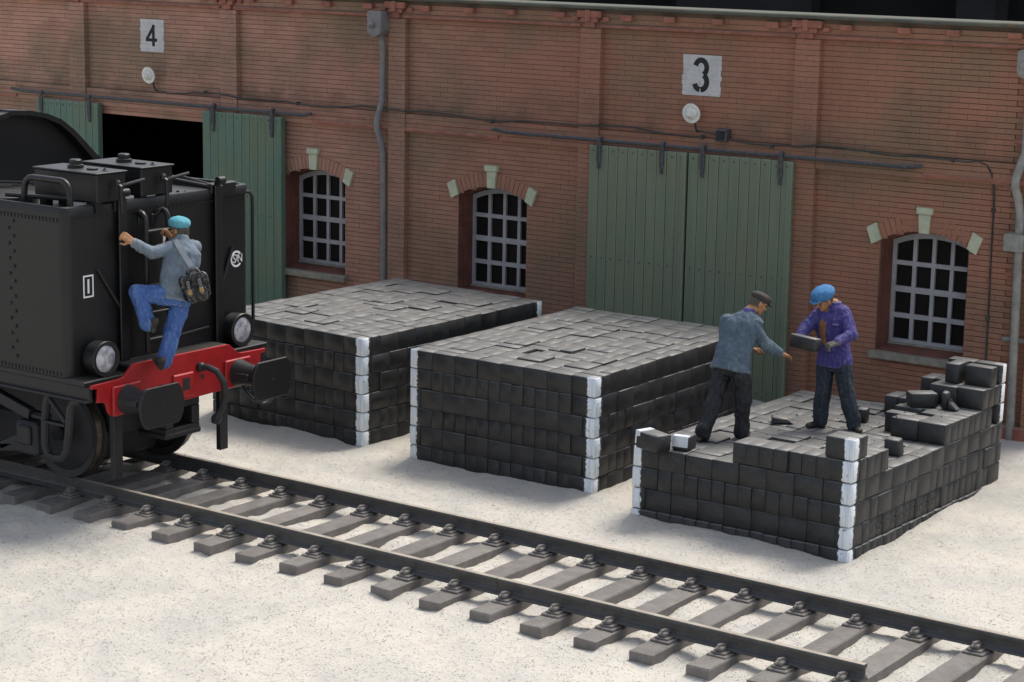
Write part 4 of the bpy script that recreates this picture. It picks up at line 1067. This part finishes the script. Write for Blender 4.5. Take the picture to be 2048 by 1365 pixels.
# coupling pocket, hose, hook, guard irons
m_ = MB(); yk = .80-YC
for a, b, c_, d_ in ((-.27, .27, .50, .585), (-.27, .27, .80, .895), (-.27, -.15, .585, .80), (.15, .27, .585, .80)): m_.cbox(-.3, .22, yk+a, yk+b, c_, d_, .012)
m_.box(-.3, -.28, yk-.15, yk+.15, .585, .80); m_.cbox(-.2, .23, yk-.30, yk+.28, .47, .53, .012); m_.build('coupling_pocket', BLK2, loco)
m_ = MB(); y = .98-YC
m_.lathe([(0, .055), (.05, .055), (.07, .04)], (.30, y, 1.255), (1, 0, 0), 14)
m_.tube([(.34, y, 1.255), (.42, y+.02, 1.26), (.52, y+.06, 1.22), (.585, y+.10, 1.10), (.60, y+.11, .95), (.57, y+.09, .80), (.53, y+.06, .72)], .038, 10)
m_.tube([(.53, y+.06, .73), (.515, y+.05, .68), (.50, y+.04, .62)], .052, 10, rs=[.04, .06, .045]); m_.build('brake_hose', BLK2, loco)
m_ = MB(); y = 1.72-YC
m_.tube([(.36, y-.14, .98), (.44, y-.10, .86), (.50, y-.02, .76), (.55, y+.06, .72), (.58, y+.14, .74), (.60, y+.20, .80)], .020, 8); m_.tube([(.50, y-.02, .79), (.52, y+.03, .75), (.53, y+.07, .77), (.52, y+.08, .83)], .03, 8); m_.build('hanging_chain_hook', BLK2, loco)
for y in (-.155, 1.53):
    m_ = MB(); m_.cbox(.10, .17, y-YC-.075, y-YC+.06, .16, .97, .008); m_.build('guard_iron', BLK2, loco)
# wheels, axle, bogie frame with axle boxes and step
def wheelset(x):
    ws_ = link('wheelset', None, loco, loc=(x-XE, 0, .525))
    m_ = MB(); m_.tube([(0, -.9, 0), (0, .9, 0)], .09, 14); m_.build('axle', BLK2, ws_)
    for sg in (-1, 1):
        y = sg*.69
        m_ = MB(); m_.lathe([(0, .10), (.0, .42), (.015, .445), (.0, .525-.0), (.10, .530), (.105, .560), (.135, .560), (.14, .47), (.10, .44), (.10, .15), (.16, .14), (.16, .08)], (0, y+sg*.105, 0), (0, -sg, 0), 56)
        m_.build('wheel', BLK2, ws_)
        m_ = MB(); m_.lathe([(.02, .5265), (.098, .5312)], (0, y+sg*.105, 0), (0, -sg, 0), 56); m_.build('tread', STEEL, ws_)
wheelset(-5.08); wheelset(-7.2)
fy = -.50-YC
fr = [(-9, 1.10), (-6.2, 1.02), (-5.72, .96), (-5.0, .79), (-4.86, .66), (-4.86, .50), (-5.0, .46), (-5.72, .335), (-6.5, .46), (-7.0, .66), (-9, .72)]
m_ = MB()
def bar(p, q, h, y0=fy-.05, y1=fy+.05):
    a = Vector((p[0]-XE, 0, p[1])); b = Vector((q[0]-XE, 0, q[1])); t = (b-a).normalized(); nrm = Vector((-t.z, 0, t.x))*h/2
    m_.prism([((a+nrm).x, (a+nrm).z), ((b+nrm).x, (b+nrm).z), ((b-nrm).x, (b-nrm).z), ((a-nrm).x, (a-nrm).z)], lambda u, v, d: (u, d, v), y0, y1)
bar((-6.6, 1.10), (-5.85, .99), .12); bar((-5.9, 1.0), (-5.12, .80), .13); bar((-5.2, .42), (-5.95, .30), .10); bar((-5.95, .30), (-7.0, .50), .10); bar((-6.6, .95), (-6.5, .40), .10); bar((-7.2, .95), (-6.5, 1.09), .11); bar((-5.62, .36), (-5.10, .60), .09)
bogie = bevel(m_.build('bogie_frame', BLK2, loco), .014)
for x in (-5.10, -7.2):
    m_ = MB(); m_.cbox(x-.17-XE, x+.17-XE, fy-.12, fy+.06, .36, .74, .03); m_.cbox(x-.10-XE, x+.10-XE, fy-.16, fy-.11, .48, .70, .02); m_.cbox(x-.14-XE, x+.20-XE, fy-.02, fy+.12, .74, .83, .03); m_.build('axle_box', BLK2, loco)
st_ = MB()                                                   # stirrup step in front of the wheel
y = -.66-YC
loop = [(-4.66, y, 1.12), (-4.70, y, 1.02), (-4.73, y, .80), (-4.74, y, .55), (-4.70, y, .44), (-4.60, y, .41), (-4.47, y, .43), (-4.40, y, .52), (-4.36, y, .75), (-4.33, y, 1.0), (-4.28, y, 1.08), (-4.15, y, 1.12)]
st_.tube([(p[0]-XE, p[1], p[2]) for p in loop], .045, 8); st_.cbox(-4.72-XE, -4.38-XE, y-.05, y+.05, .80, .83, .008); st_.tube([(-4.66-XE, y, 1.08), (-4.40-XE, y, .84)], .03, 8); st_.build('stirrup_step', BLK2, loco)
m_ = MB(); m_.cbox(-1.6, -.1, -.62, .62, .55, 1.02, .05); m_.cbox(-9, -.75, -.60, .60, .62, 1.1, .05); m_.cbox(-9, -.70, -.60, .60, .09, .60, .04); m_.build('underframe_and_shade_box', BLK2, loco)  # lowest box reaches down between the wheels, added to shade and hide the sand

# ------------------------------------------------------------------ people
def cloth(name, c, c2, hi, dark=None, amount=.55, rough=.75):
    g = NG(name)
    col = g.mix(g.ramp(g.noise(9, 4), .35, .65), c, c2)
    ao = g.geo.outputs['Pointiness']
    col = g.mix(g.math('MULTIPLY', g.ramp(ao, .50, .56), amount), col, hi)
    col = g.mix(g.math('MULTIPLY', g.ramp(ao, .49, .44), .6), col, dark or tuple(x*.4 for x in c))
    f = g.math('MULTIPLY', g.ramp(g.noise(26, 4, rough=.7), .54, .70), amount*.75); col = g.mix(f, col, hi)
    f = g.math('MULTIPLY', g.ramp(g.noise(90, 2), .66, .76), amount*.8); col = g.mix(f, col, hi)
    g.bump(g.noise(60, 3), .25, .006)
    return g.fin(col, rough, .3)
SKIN = cloth('skin', (.44, .22, .105), (.36, .17, .08), (.56, .36, .22), (.16, .07, .03), .35, .6)
GLOVE = cloth('glove_grey', (.11, .10, .085), (.07, .065, .055), (.30, .27, .21), None, .6)
GLOVEB = cloth('hand_orange_brown', (.30, .13, .055), (.15, .075, .04), (.42, .24, .13), (.03, .02, .015), .4)
HAIR = cloth('hair_grey_brown', (.085, .075, .055), (.055, .05, .04), (.16, .15, .12), None, .4)
def smart(name, mb_, vox, mat, parent, root, amp=.006, freq=14, smooth=6, stretch=(1, 1, .55), dec=None):
    """fuse overlapping closed shapes into ONE continuous skin, then press folds into it"""
    me = mb_.mesh('tmp', mat); t = bpy.data.objects.new('tmp', me); COL.objects.link(t)
    r = t.modifiers.new('r', 'REMESH'); r.mode = 'VOXEL'; r.voxel_size = vox
    s = t.modifiers.new('s', 'SMOOTH'); s.factor = .5; s.iterations = smooth
    dg = bpy.context.evaluated_depsgraph_get(); out = bpy.data.meshes.new_from_object(t.evaluated_get(dg))
    bpy.data.objects.remove(t); bpy.data.meshes.remove(me); out.name = name
    if amp:
        nv = len(out.vertices); co = np.empty(nv*3, np.float32); out.vertices.foreach_get('co', co); co = co.reshape(-1, 3)
        nr = np.array([v.normal for v in out.vertices], np.float32)
        dsp = np.array([noise.noise(Vector((c[0]*freq*stretch[0], c[1]*freq*stretch[1], c[2]*freq*stretch[2])))+.5*(1-2*abs(noise.noise(Vector((c[0]*freq*1.7+5, c[1]*freq*1.7, c[2]*freq*.9))))) for c in co], np.float32)
        co += nr*(dsp*amp)[:, None]; out.vertices.foreach_set('co', co.reshape(-1))
    out.materials.clear(); out.materials.append(mat)
    out.polygons.foreach_set('use_smooth', [True]*len(out.polygons)); out.update()
    return link(name, out, parent)
class Man:
    def __init__(s, J, root, label):
        s.root = Vector(root); s.J = {k: Vector(v)-s.root for k, v in J.items()}
        s.o = link('person', None, None, label, 'person', loc=root)
    def __getitem__(s, k): return s.J[k]
def hand(mb_, wr, tip, back, r=.034, curl=.5, side=1, thumb=True, s=1.22):
    """palm, four bent fingers of unequal length and a thumb leaving the side of the palm"""
    d = (tip-wr).normalized(); b = (back-d*back.dot(d)).normalized(); w = d.cross(b).normalized()*side
    p0 = wr; p1 = wr+d*.085*s
    for q in (-.026, -.009, .009, .026): mb_.cap(p0+w*q*.6*s, p1+w*q*s, .020*s, .018*s, 8)
    for q, L in ((-.031, .066), (-.0105, .078), (.0105, .074), (.031, .058)):
        L *= s; a = p1+w*q*s; u = (d*math.cos(curl*.5)-b*math.sin(curl*.5)); v = (d*math.cos(curl*1.6)-b*math.sin(curl*1.6)); x = (d*math.cos(curl*2.4)-b*math.sin(curl*2.4))
        k1 = a+u*L*.42; k2 = k1+v*L*.34; k3 = k2+x*L*.26
        mb_.cap(a, k1, .0115*s, .0105*s, 8); mb_.cap(k1, k2, .0105*s, .0098*s, 8); mb_.cap(k2, k3, .0098*s, .0085*s, 8)
    if thumb:
        a = wr+(d*.025-w*.026)*s; t1 = a+(d*.5-w*.75-b*.35).normalized()*.045*s; t2 = t1+(d*.9-w*.1-b*.5).normalized()*.035*s
        mb_.cap(wr+d*.01, a, .018*s, .016*s, 8); mb_.cap(a, t1, .0145*s, .0125*s, 8); mb_.cap(t1, t2, .0125*s, .0098*s, 8)
def head(mb_, c, f, up, s=1.0):
    """skull, jaw, nose, brow, ears; f = facing direction"""
    f = f.normalized(); up = (up-f*up.dot(f)).normalized(); l = up.cross(f)
    mb_.ell(c+up*.012*s-f*.008*s, (.098*s, .077*s, .108*s), f, l)
    mb_.ell(c-up*.055*s+f*.028*s, (.068*s, .056*s, .062*s), f, l)                 # jaw
    mb_.ell(c-up*.100*s+f*.062*s, (.026*s, .028*s, .022*s), f, l)                  # chin
    mb_.cap(c+up*.012*s+f*.088*s, c-up*.030*s+f*.114*s, .010*s, .0155*s, 8)         # nose
    mb_.cap(c+up*.026*s+f*.083*s+l*.034*s, c+up*.026*s+f*.083*s-l*.034*s, .012*s, .012*s, 8)
    mb_.cap(c-up*.066*s+f*.084*s+l*.018*s, c-up*.066*s+f*.084*s-l*.018*s, .0085*s, .0085*s, 8)
    for q in (-1, 1):
        mb_.ell(c+l*q*.078*s-f*.006*s-up*.006*s, (.022*s, .010*s, .034*s), f, l, 10, 7)
        mb_.ell(c+l*q*.038*s+f*.074*s-up*.018*s, (.018*s, .018*s, .016*s), f, l, 8, 6)
    return f, up, l
def eyes(man, c, f, up, l, s=1.0):
    for q in (-1, 1):
        m_ = MB(); m_.ell(c+l*q*.034*s+f*.088*s+up*.004*s, (.009*s, .012*s, .007*s), f, l, 8, 6); m_.build('eye', SIGNK, man.o)
def flat_cap(man, mat, c, f, up, s=1.0, puff=1.0, brim=1.0, tilt=0):
    f = (f+up*tilt).normalized(); up = (up-f*up.dot(f)).normalized(); l = up.cross(f); m_ = MB()
    m_.ell(c+up*.068*s+f*.004*s, (.124*s, .104*s, .060*s*puff), f, l, 22, 12)
    m_.ell(c+up*.070*s+f*.030*s, (.100*s, .094*s, .052*s*puff), f, l, 22, 12)
    m_.loft([(c+up*.030*s-f*.004*s, f*.103*s, l*.086*s), (c+up*.065*s-f*.004*s, f*.106*s, l*.089*s)], 18)
    m_.ell(c+up*.036*s+f*.118*s*brim, (.056*s*brim, .070*s, .012*s), (f-up*.28), l, 16, 8)
    return smart('cap', m_, .008, mat, man.o, man.root, .004, 22, 3)
def shoe(mb_, heel, toe, up, s=1.0):
    d = (toe-heel); L = d.length; d = d.normalized(); l = up.cross(d).normalized(); u = d.cross(l)
    mb_.loft([(heel+u*.012, l*.030, u*.018), (heel+d*L*.06+u*.030, l*.038, u*.040), (heel+d*L*.30+u*.040, l*.038, u*.050), (heel+d*L*.55+u*.030, l*.044, u*.038), (heel+d*L*.78+u*.026, l*.048, u*.032), (heel+d*L*.95+u*.022, l*.034, u*.024), (heel+d*L+u*.016, l*.014, u*.012)], 14)
    mb_.cap(heel+d*L*.22+u*.05, heel+d*L*.20+u*.12, .044, .046)
def leg(mb_, h, k, a, r=(.105, .078, .062)):
    mb_.cap(h, h.lerp(k, .5), r[0], (r[0]+r[1])*.5); mb_.cap(h.lerp(k, .5), k, (r[0]+r[1])*.5, r[1]); mb_.cap(k, k.lerp(a, .45), r[1], r[2]*1.12); mb_.cap(k.lerp(a, .45), a, r[2]*1.12, r[2])
def arm(mb_, s, e, w, r=(.075, .060, .048)): mb_.cap(s, e, r[0], r[1]); mb_.cap(e, w, r[1], r[2])
def bodycore(man, hl, hr, hback, fdir, updir, hs=1.0, gloves=None, curl=(.5, .5)):
    """slim continuous body: head, neck, trunk, arms, hands and legs"""
    m_ = MB(); f, up, l = head(m_, man['head'], fdir, updir, hs)
    m_.cap(man['head']-up*.05-f*.02, man['neck'], .056, .060); sh = man['shL']; sr = man['shR']; mid = (sh+sr)/2
    m_.cap(man['neck'], mid-Vector((0, 0, .05)), .06, .09); m_.cap(mid-Vector((0, 0, .08)), man['pelvis'], .11, .11)
    for q in 'LR':
        arm(m_, man['sh'+q].lerp(mid, .1), man['el'+q], man['wr'+q], (.050, .040, .028)); leg(m_, man['hip'+q], man['kn'+q], man['an'+q], (.075, .055, .042)); m_.cap(man['an'+q], man['an'+q].lerp(man['toe'+q], .2), .034, .03)
    hand(m_, man['wrL'], man['haL'], hback[0], side=hl, curl=curl[0]); hand(m_, man['wrR'], man['haR'], hback[1], side=hr, curl=curl[1])
    o = smart('body', m_, .0075, SKIN, man.o, man.root, .0, smooth=3)
    if gloves:                                               # gloved or stained hands: second material on the faces beyond the wrist
        o.data.materials.append(gloves)
        for p in o.data.polygons:
            for q in 'LR':
                w = man['wr'+q]; t = (man['ha'+q]-w).normalized()
                if (p.center-w).dot(t) > .012 and (p.center-w).length < .26: p.material_index = 1
    return f, up, l
Z = Vector((0, 0, 1))

# man in purple, standing on the half unloaded stack and holding a briquette out
JA = {'head': (1.372, 5.887, 1.986), 'neck': (1.462, 5.975, 1.945), 'shR': (1.268, 5.960, 1.835), 'shL': (1.630, 5.945, 1.872), 'elR': (1.200, 5.760, 1.640), 'elL': (1.748, 5.870, 1.625), 'wrR': (1.235, 5.590, 1.575),
      'wrL': (1.690, 5.640, 1.560), 'haR': (1.252, 5.48, 1.505), 'haL': (1.600, 5.53, 1.52), 'chest': (1.462, 5.940, 1.690), 'waist': (1.510, 5.925, 1.420), 'pelvis': (1.525, 5.915, 1.297), 'hipR': (1.425, 5.900, 1.262), 'hipL': (1.640, 5.900, 1.272),
      'knR': (1.452, 5.815, .938), 'knL': (1.735, 5.840, .950), 'anR': (1.432, 5.800, .575), 'anL': (1.835, 5.860, .585), 'toeR': (1.350, 5.610, .50), 'toeL': (1.985, 5.755, .50), 'heelR': (1.448, 5.840, .49), 'heelL': (1.812, 5.900, .49)}
zf = on_stack(1.45, 5.8, 4).z
A = Man(JA, (1.60, 5.88, zf), 'man in a purple jacket and blue cap holding a black briquette in front of him')
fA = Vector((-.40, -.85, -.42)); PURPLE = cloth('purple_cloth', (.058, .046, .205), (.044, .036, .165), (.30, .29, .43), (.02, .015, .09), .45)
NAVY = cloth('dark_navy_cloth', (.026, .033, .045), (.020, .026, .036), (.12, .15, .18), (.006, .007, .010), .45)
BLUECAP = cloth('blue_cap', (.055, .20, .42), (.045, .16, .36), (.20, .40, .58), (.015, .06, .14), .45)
SHOE = cloth('black_shoe', (.020, .018, .017), (.014, .013, .012), (.14, .12, .10), None, .35, .4)
SHIRT = cloth('brown_vest', (.24, .11, .045), (.17, .075, .035), (.36, .20, .10), (.05, .02, .01), .4)
f, up, l = bodycore(A, -1, 1, (Vector((.1, -.2, 1)), Vector((-.5, -.1, .8))), fA, Vector((-.12, -.45, 1)), 1.03, GLOVE, (.9, .9))
eyes(A, A['head'], f, up, l, 1.03)
flat_cap(A, BLUECAP, A['head']+up*.006-f*.004, f, up, 1.24, 1.2, .9, .06)
m_ = MB(); m_.loft([(A['head']+up*.035-f*.012, f*.100, l*.085), (A['head']-up*.035-f*.030, f*.080, l*.083)], 16); smart('hair', m_, .009, HAIR, A.o, A.root, .003, 40, 2)
X = (A['shL']-A['shR']).normalized(); X = (X-Z*X.z).normalized(); Y = Z.cross(X)
m_ = MB(); c = A['chest']
m_.loft([(A['neck']-Z*.0, X*.075, Y*.07), (A['neck']-Z*.04+Y*.0, X*.14, Y*.095), (A['neck']-Z*.09-Y*.01, X*.205, Y*.115), (c+Z*.10-Y*.005, X*.235, Y*.130), (c-Z*.03, X*.225, Y*.14), (c-Z*.17+Vector((.02, 0, 0)), X*.195, Y*.135), (A['waist']+Z*.02, X*.200, Y*.138), (A['pelvis']+Z*.03, X*.218, Y*.15), (A['pelvis']-Z*.065, X*.228, Y*.158), (A['pelvis']-Z*.085, X*.21, Y*.145)], 22)
for q in 'LR': arm(m_, A['sh'+q].lerp((A['shL']+A['shR'])/2, .16)-Z*.012, A['el'+q], A['wr'+q].lerp(A['el'+q], .10), (.084, .076, .056)); m_.cap(A['wr'+q].lerp(A['el'+q], .35), A['wr'+q].lerp(A['el'+q], .10), .058, .056)
m_.loft([(c+X*.115-Y*.128+Z*.05, X*.05, Y*.022), (c+X*.115-Y*.135+Z*.03, X*.052, Y*.022)], 10)   # pocket flap
m_.loft([(A['neck']+Z*.025, X*.072, Y*.066), (A['neck']-Z*.03, X*.095, Y*.080)], 16)
smart('jacket', m_, .0105, PURPLE, A.o, A.root, .012, 11, 3)
m_ = MB()
sx = -X*.045
m_.loft([(A['neck']-Y*.085-Z*.045+sx, X*.040, Y*.02), (A['neck']-Y*.118-Z*.12+sx, X*.050, Y*.02), (c-Y*.142+Z*.03+sx, X*.052, Y*.02), (c-Y*.146-Z*.10+sx, X*.042, Y*.02), (A['waist']-Y*.138+Z*.06+sx, X*.024, Y*.018)], 12); smart('vest', m_, .0085, SHIRT, A.o, A.root, .003, 30, 2)
m_ = MB(); m_.loft([(A['pelvis']+Z*.05, X*.18, Y*.12), (A['pelvis']-Z*.07, X*.19, Y*.13), (A['pelvis']-Z*.12, X*.17, Y*.12)], 18)
for q in 'LR': leg(m_, A['hip'+q]-Z*.04, A['kn'+q], A['an'+q]+Z*.005, (.112, .088, .082)); m_.cap(A['an'+q]+Z*.06, A['an'+q]-Z*.02, .080, .084)
smart('trousers', m_, .0105, NAVY, A.o, A.root, .015, 11, 3)
for q in 'LR': m_ = MB(); shoe(m_, A['heel'+q], A['toe'+q], Z); smart('shoe', m_, .008, SHOE, A.o, A.root, 0, smooth=2)
pa, pb = Vector((1.185, 5.475, 1.52)), Vector((1.555, 5.445, 1.51)); mid = (pa+pb)/2; ang = math.atan2((pb-pa).y, (pb-pa).x)
m_ = MB(); m_.cbox(-.17, .17, -.085, .085, -.075, .075, .016, jit=.004)
m_.build('briquette', COAL, None, 60, label='black briquette held out by the man in purple', cat='briquette', loc=mid+Vector((.0, -.0, .03)), rot=(-.12, .06, ang))

# bent man in the grey-blue jacket reaching for it
JB = {'head': (1.02, 4.925, 2.040), 'neck': (.965, 4.80, 1.955), 'shR': (1.110, 4.745, 1.815), 'shL': (.735, 4.675, 1.862), 'elR': (1.175, 4.835, 1.600), 'wrR': (1.258, 5.065, 1.462), 'haR': (1.320, 5.225, 1.405), 'elL': (.735, 4.835, 1.610), 'wrL': (.860, 5.050, 1.465), 'haL': (.94, 5.19, 1.44),
      'chest': (.915, 4.70, 1.770), 'waist': (.912, 4.585, 1.519), 'pelvis': (.912, 4.535, 1.345), 'hipL': (.805, 4.530, 1.305), 'hipR': (1.030, 4.545, 1.305), 'knL': (.815, 4.375, .955), 'knR': (1.072, 4.570, .955), 'anL': (.790, 4.165, .615), 'anR': (1.060, 4.575, .600), 'toeL': (.775, 4.31, .52), 'toeR': (1.03, 4.80, .53), 'heelL': (.770, 4.09, .545), 'heelR': (1.060, 4.555, .530)}
B = Man(JB, (.92, 4.45, on_stack(.92, 4.45, 4).z), 'bent man in a grey-blue jacket and dark cap reaching out his right arm')
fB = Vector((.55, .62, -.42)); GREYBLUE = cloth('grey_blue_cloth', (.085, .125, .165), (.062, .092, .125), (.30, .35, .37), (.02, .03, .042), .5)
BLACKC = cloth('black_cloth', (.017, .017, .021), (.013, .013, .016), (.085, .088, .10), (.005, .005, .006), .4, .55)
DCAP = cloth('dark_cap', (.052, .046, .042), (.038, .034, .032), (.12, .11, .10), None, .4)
f, up, l = bodycore(B, -1, 1, (Vector((-.2, .1, 1)), Vector((.1, -.2, 1))), fB, Vector((.15, .3, 1)), 1.0, GLOVEB, (.5, .35))
eyes(B, B['head'], f, up, l)
flat_cap(B, DCAP, B['head']+up*.006, f, up, 1.02, .95, .95)
m_ = MB(); m_.loft([(B['head']+up*.035-f*.012, f*.098, l*.083), (B['head']-up*.045-f*.034, f*.078, l*.080)], 16); smart('hair', m_, .009, HAIR, B.o, B.root, .003, 40, 2)
X = (B['shR']-B['shL']).normalized(); T = (B['chest']-B['pelvis']).normalized(); X = (X-T*X.dot(T)).normalized(); Y = T.cross(X)
m_ = MB(); m_.loft([(B['neck']+up*.035, X*.068, Y*.066), (B['neck']-T*.03, X*.09, Y*.085)], 16); smart('scarf', m_, .009, PURPLE, B.o, B.root, .003, 30, 2)
m_ = MB(); c = B['chest']
m_.loft([(B['neck']-T*.005, X*.07, Y*.07), (B['neck']-T*.055, X*.16, Y*.105), (B['neck']-T*.095, X*.215, Y*.12), (c+T*.05, X*.245, Y*.135), (c-T*.04, X*.238, Y*.145), (c-T*.16, X*.205, Y*.145), (B['waist'], X*.205, Y*.145), (B['pelvis']+T*.05, X*.222, Y*.158), (B['pelvis']-T*.035, X*.240, Y*.172), (B['pelvis']-T*.055, X*.22, Y*.16)], 22)
for q in 'LR': arm(m_, B['sh'+q].lerp((B['shL']+B['shR'])/2, .16)-T*.02, B['el'+q], B['wr'+q].lerp(B['el'+q], .12), (.084, .072, .056))
smart('jacket', m_, .0105, GREYBLUE, B.o, B.root, .011, 10, 3)
m_ = MB(); m_.loft([(B['pelvis']+Z*.05, X*.18, Y*.12), (B['pelvis']-Z*.07, X*.185, Y*.13), (B['pelvis']-Z*.12, X*.165, Y*.12)], 18)
for q in 'LR': leg(m_, B['hip'+q]-Z*.04, B['kn'+q], B['an'+q]+Z*.01, (.112, .090, .078)); m_.cap(B['an'+q]+Z*.06, B['an'+q]-Z*.015, .078, .080)
smart('trousers', m_, .0105, BLACKC, B.o, B.root, .019, 10, 3)
BSHOE = cloth('brown_shoe', (.10, .075, .055), (.07, .055, .04), (.2, .16, .12), None, .4)
for q in 'LR': m_ = MB(); shoe(m_, B['heel'+q], B['toe'+q], Z); smart('shoe', m_, .008, BSHOE, B.o, B.root, 0, smooth=2)

# man climbing the tender
JC = {'head': (-3.911, 0.63, 2.866), 'neck': (-3.847, 0.602, 2.771), 'shL': (-3.885, 0.443, 2.692), 'shR': (-3.767, 0.736, 2.678), 'elL': (-3.969, 0.26, 2.643), 'wrL': (-4.062, 0.054, 2.785), 'haL': (-4.131, -0.037, 2.871), 'elR': (-3.943, 0.808, 2.668), 'wrR': (-4.062, 0.647, 2.76), 'haR': (-4.114, 0.597, 2.859), 'chest': (-3.811, 0.549, 2.556), 'waist': (-3.794, 0.462, 2.304), 'pelvis': (-3.809, 0.431, 2.166), 'hipL': (-3.874, 0.314, 2.182), 'hipR': (-3.792, 0.532, 2.124), 'knL': (-4.073, 0.13, 2.21), 'knR': (-3.814, 0.395, 1.78), 'anL': (-3.938, 0.148, 1.895), 'anR': (-3.82, 0.277, 1.468), 'toeL': (-4.079, 0.124, 1.899), 'heelL': (-3.851, 0.158, 1.787), 'toeR': (-3.945, 0.241, 1.481), 'heelR': (-3.785, 0.19, 1.37)}
Cm = Man(JC, (-3.88, .22, 1.40), 'man in a turquoise cap and blue trousers climbing the end of the black tender')
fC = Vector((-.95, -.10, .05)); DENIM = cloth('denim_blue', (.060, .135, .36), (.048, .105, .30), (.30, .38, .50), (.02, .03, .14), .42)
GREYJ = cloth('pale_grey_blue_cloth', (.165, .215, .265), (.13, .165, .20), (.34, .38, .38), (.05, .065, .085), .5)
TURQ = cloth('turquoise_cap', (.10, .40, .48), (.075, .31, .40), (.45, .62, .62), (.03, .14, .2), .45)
f, up, l = bodycore(Cm, 1, -1, (Vector((-.2, -.6, .6)), Vector((.2, .6, .6))), fC, Vector((.05, 0, 1)), 1.0, None, (1.15, 1.15))
eyes(Cm, Cm['head'], f, up, l)
flat_cap(Cm, TURQ, Cm['head']+up*.012, f, up, 1.06, 1.1, .7)
m_ = MB(); m_.loft([(Cm['head']+up*.040-f*.015, f*.096, l*.083), (Cm['head']-up*.055-f*.036, f*.074, l*.079)], 16); smart('hair', m_, .009, HAIR, Cm.o, Cm.root, .003, 40, 2)
T = (Cm['neck']-Cm['pelvis']).normalized(); X = Vector((.62, .75, 0)); X = (X-T*X.dot(T)).normalized(); Y = T.cross(X)
m_ = MB(); c = Cm['chest']; X0 = X
m_.loft([(Cm['neck']+T*.02, X*.07, Y*.068), (Cm['neck']-T*.045, X*.14, Y*.10), (c+T*.085, X*.200, Y*.125), (c-T*.02, X*.205, Y*.138), (Cm['waist']+T*.10, X*.190, Y*.138), (Cm['waist']-T*.02, X*.188, Y*.14), (Cm['pelvis']+T*.03, X*.200, Y*.150), (Cm['pelvis']-T*.035, X*.212, Y*.158), (Cm['pelvis']-T*.05, X*.19, Y*.145)], 22)
for q in 'LR': arm(m_, Cm['sh'+q].lerp((Cm['shL']+Cm['shR'])/2, .1), Cm['el'+q], Cm['wr'+q].lerp(Cm['el'+q], .14), (.080, .068, .054))
m_.loft([(Cm['neck']+T*.045, X*.066, Y*.064), (Cm['neck']-T*.0, X*.085, Y*.08)], 16)
smart('jacket', m_, .0105, GREYJ, Cm.o, Cm.root, .011, 10, 3)
m_ = MB(); m_.loft([(Cm['pelvis']+T*.05, X*.17, Y*.12), (Cm['pelvis']-T*.06, X*.185, Y*.14), (Cm['pelvis']-T*.11, X*.16, Y*.12)], 18)
for q in 'LR': leg(m_, Cm['hip'+q], Cm['kn'+q], Cm['an'+q], (.110, .092, .082)); d = (Cm['an'+q]-Cm['kn'+q]).normalized(); m_.cap(Cm['an'+q]-d*.06, Cm['an'+q]+d*.01, .082, .088)
smart('trousers', m_, .0105, DENIM, Cm.o, Cm.root, .015, 10, 3)
CSHOE = cloth('dark_brown_shoe', (.045, .037, .033), (.03, .027, .025), (.16, .14, .12), None, .4)
for q in 'LR': m_ = MB(); shoe(m_, Cm['heel'+q], Cm['toe'+q], Z if q == 'L' else Vector((-.3, 0, 1)).normalized()); smart('shoe', m_, .008, CSHOE, Cm.o, Cm.root, 0, smooth=2)
# his shoulder bag
LEATHER = cloth('black_leather', (.012, .011, .012), (.009, .009, .010), (.30, .29, .29), None, .38, .24); BRASS = paint('brass', (.42, .27, .09), (.3, .18, .06), 20, .4, .5)
STRAP = cloth('strap_blue_grey', (.10, .12, .15), (.06, .07, .09), (.34, .36, .38), None, .6)
R0 = Vector((-3.490, 0.441, 2.310)); bag = link('shoulder_bag', None, None, 'black leather shoulder bag with brass buckles hanging at the climbing man\'s back', 'bag', loc=R0)
bx = Vector((.80, .60, 0)).normalized(); by = Z.cross(bx)
def BX(a, b, c): return bx*a+by*b+Z*c
RotB = Matrix((bx, by, Z)).transposed().to_4x4() @ Matrix.Rotation(rad(-14), 4, 'Y')
m_ = MB(); m_.cbox(-.165, .145, -.08, .085, -.17, .13, .062, T=RotB); m_.cbox(-.16, .16, -.10, -.02, .0, .15, .035, T=RotB); m_.cbox(-.12, .12, -.115, -.05, -.15, .02, .03, T=RotB)
m_.tube([RotB @ Vector(p) for p in ((-.06, -.02, .14), (-.03, -.02, .19), (.05, -.02, .19), (.08, -.02, .14))], .022, 8)
bagm = smart('bag_body', m_, .009, LEATHER, bag, R0, .014, 11, 8)
for a in (-.06, .07):
    m_ = MB(); m_.cbox(a-.018, a+.018, -.128, -.10, -.085, .09, .006, T=RotB); m_.build('bag_strap', LEATHER, bag)
    m_ = MB(); m_.cbox(a-.024, a+.024, -.140, -.120, -.06, -.005, .006, T=RotB); m_.build('buckle', BRASS, bag)
sp = [Vector(p) for p in [(-3.875, 0.51, 2.783), (-3.799, 0.461, 2.769), (-3.727, 0.444, 2.701), (-3.629, 0.449, 2.587), (-3.555, 0.447, 2.518), (-3.494, 0.442, 2.426)]]
m_ = MB()
for i in range(len(sp)-1):
    a, b = sp[i]-R0, sp[i+1]-R0; t = (b-a).normalized(); w = t.cross(Vector((.6, -.6, .4))).normalized()*.03; n_ = t.cross(w).normalized()*.007
    m_.add([a-w-n_, a+w-n_, a+w+n_, a-w+n_, b-w-n_, b+w-n_, b+w+n_, b-w+n_], [(0, 3, 2, 1), (4, 5, 6, 7), (0, 1, 5, 4), (1, 2, 6, 5), (2, 3, 7, 6), (3, 0, 4, 7)], 0, False)
m_.build('carrying_strap', STRAP, bag)
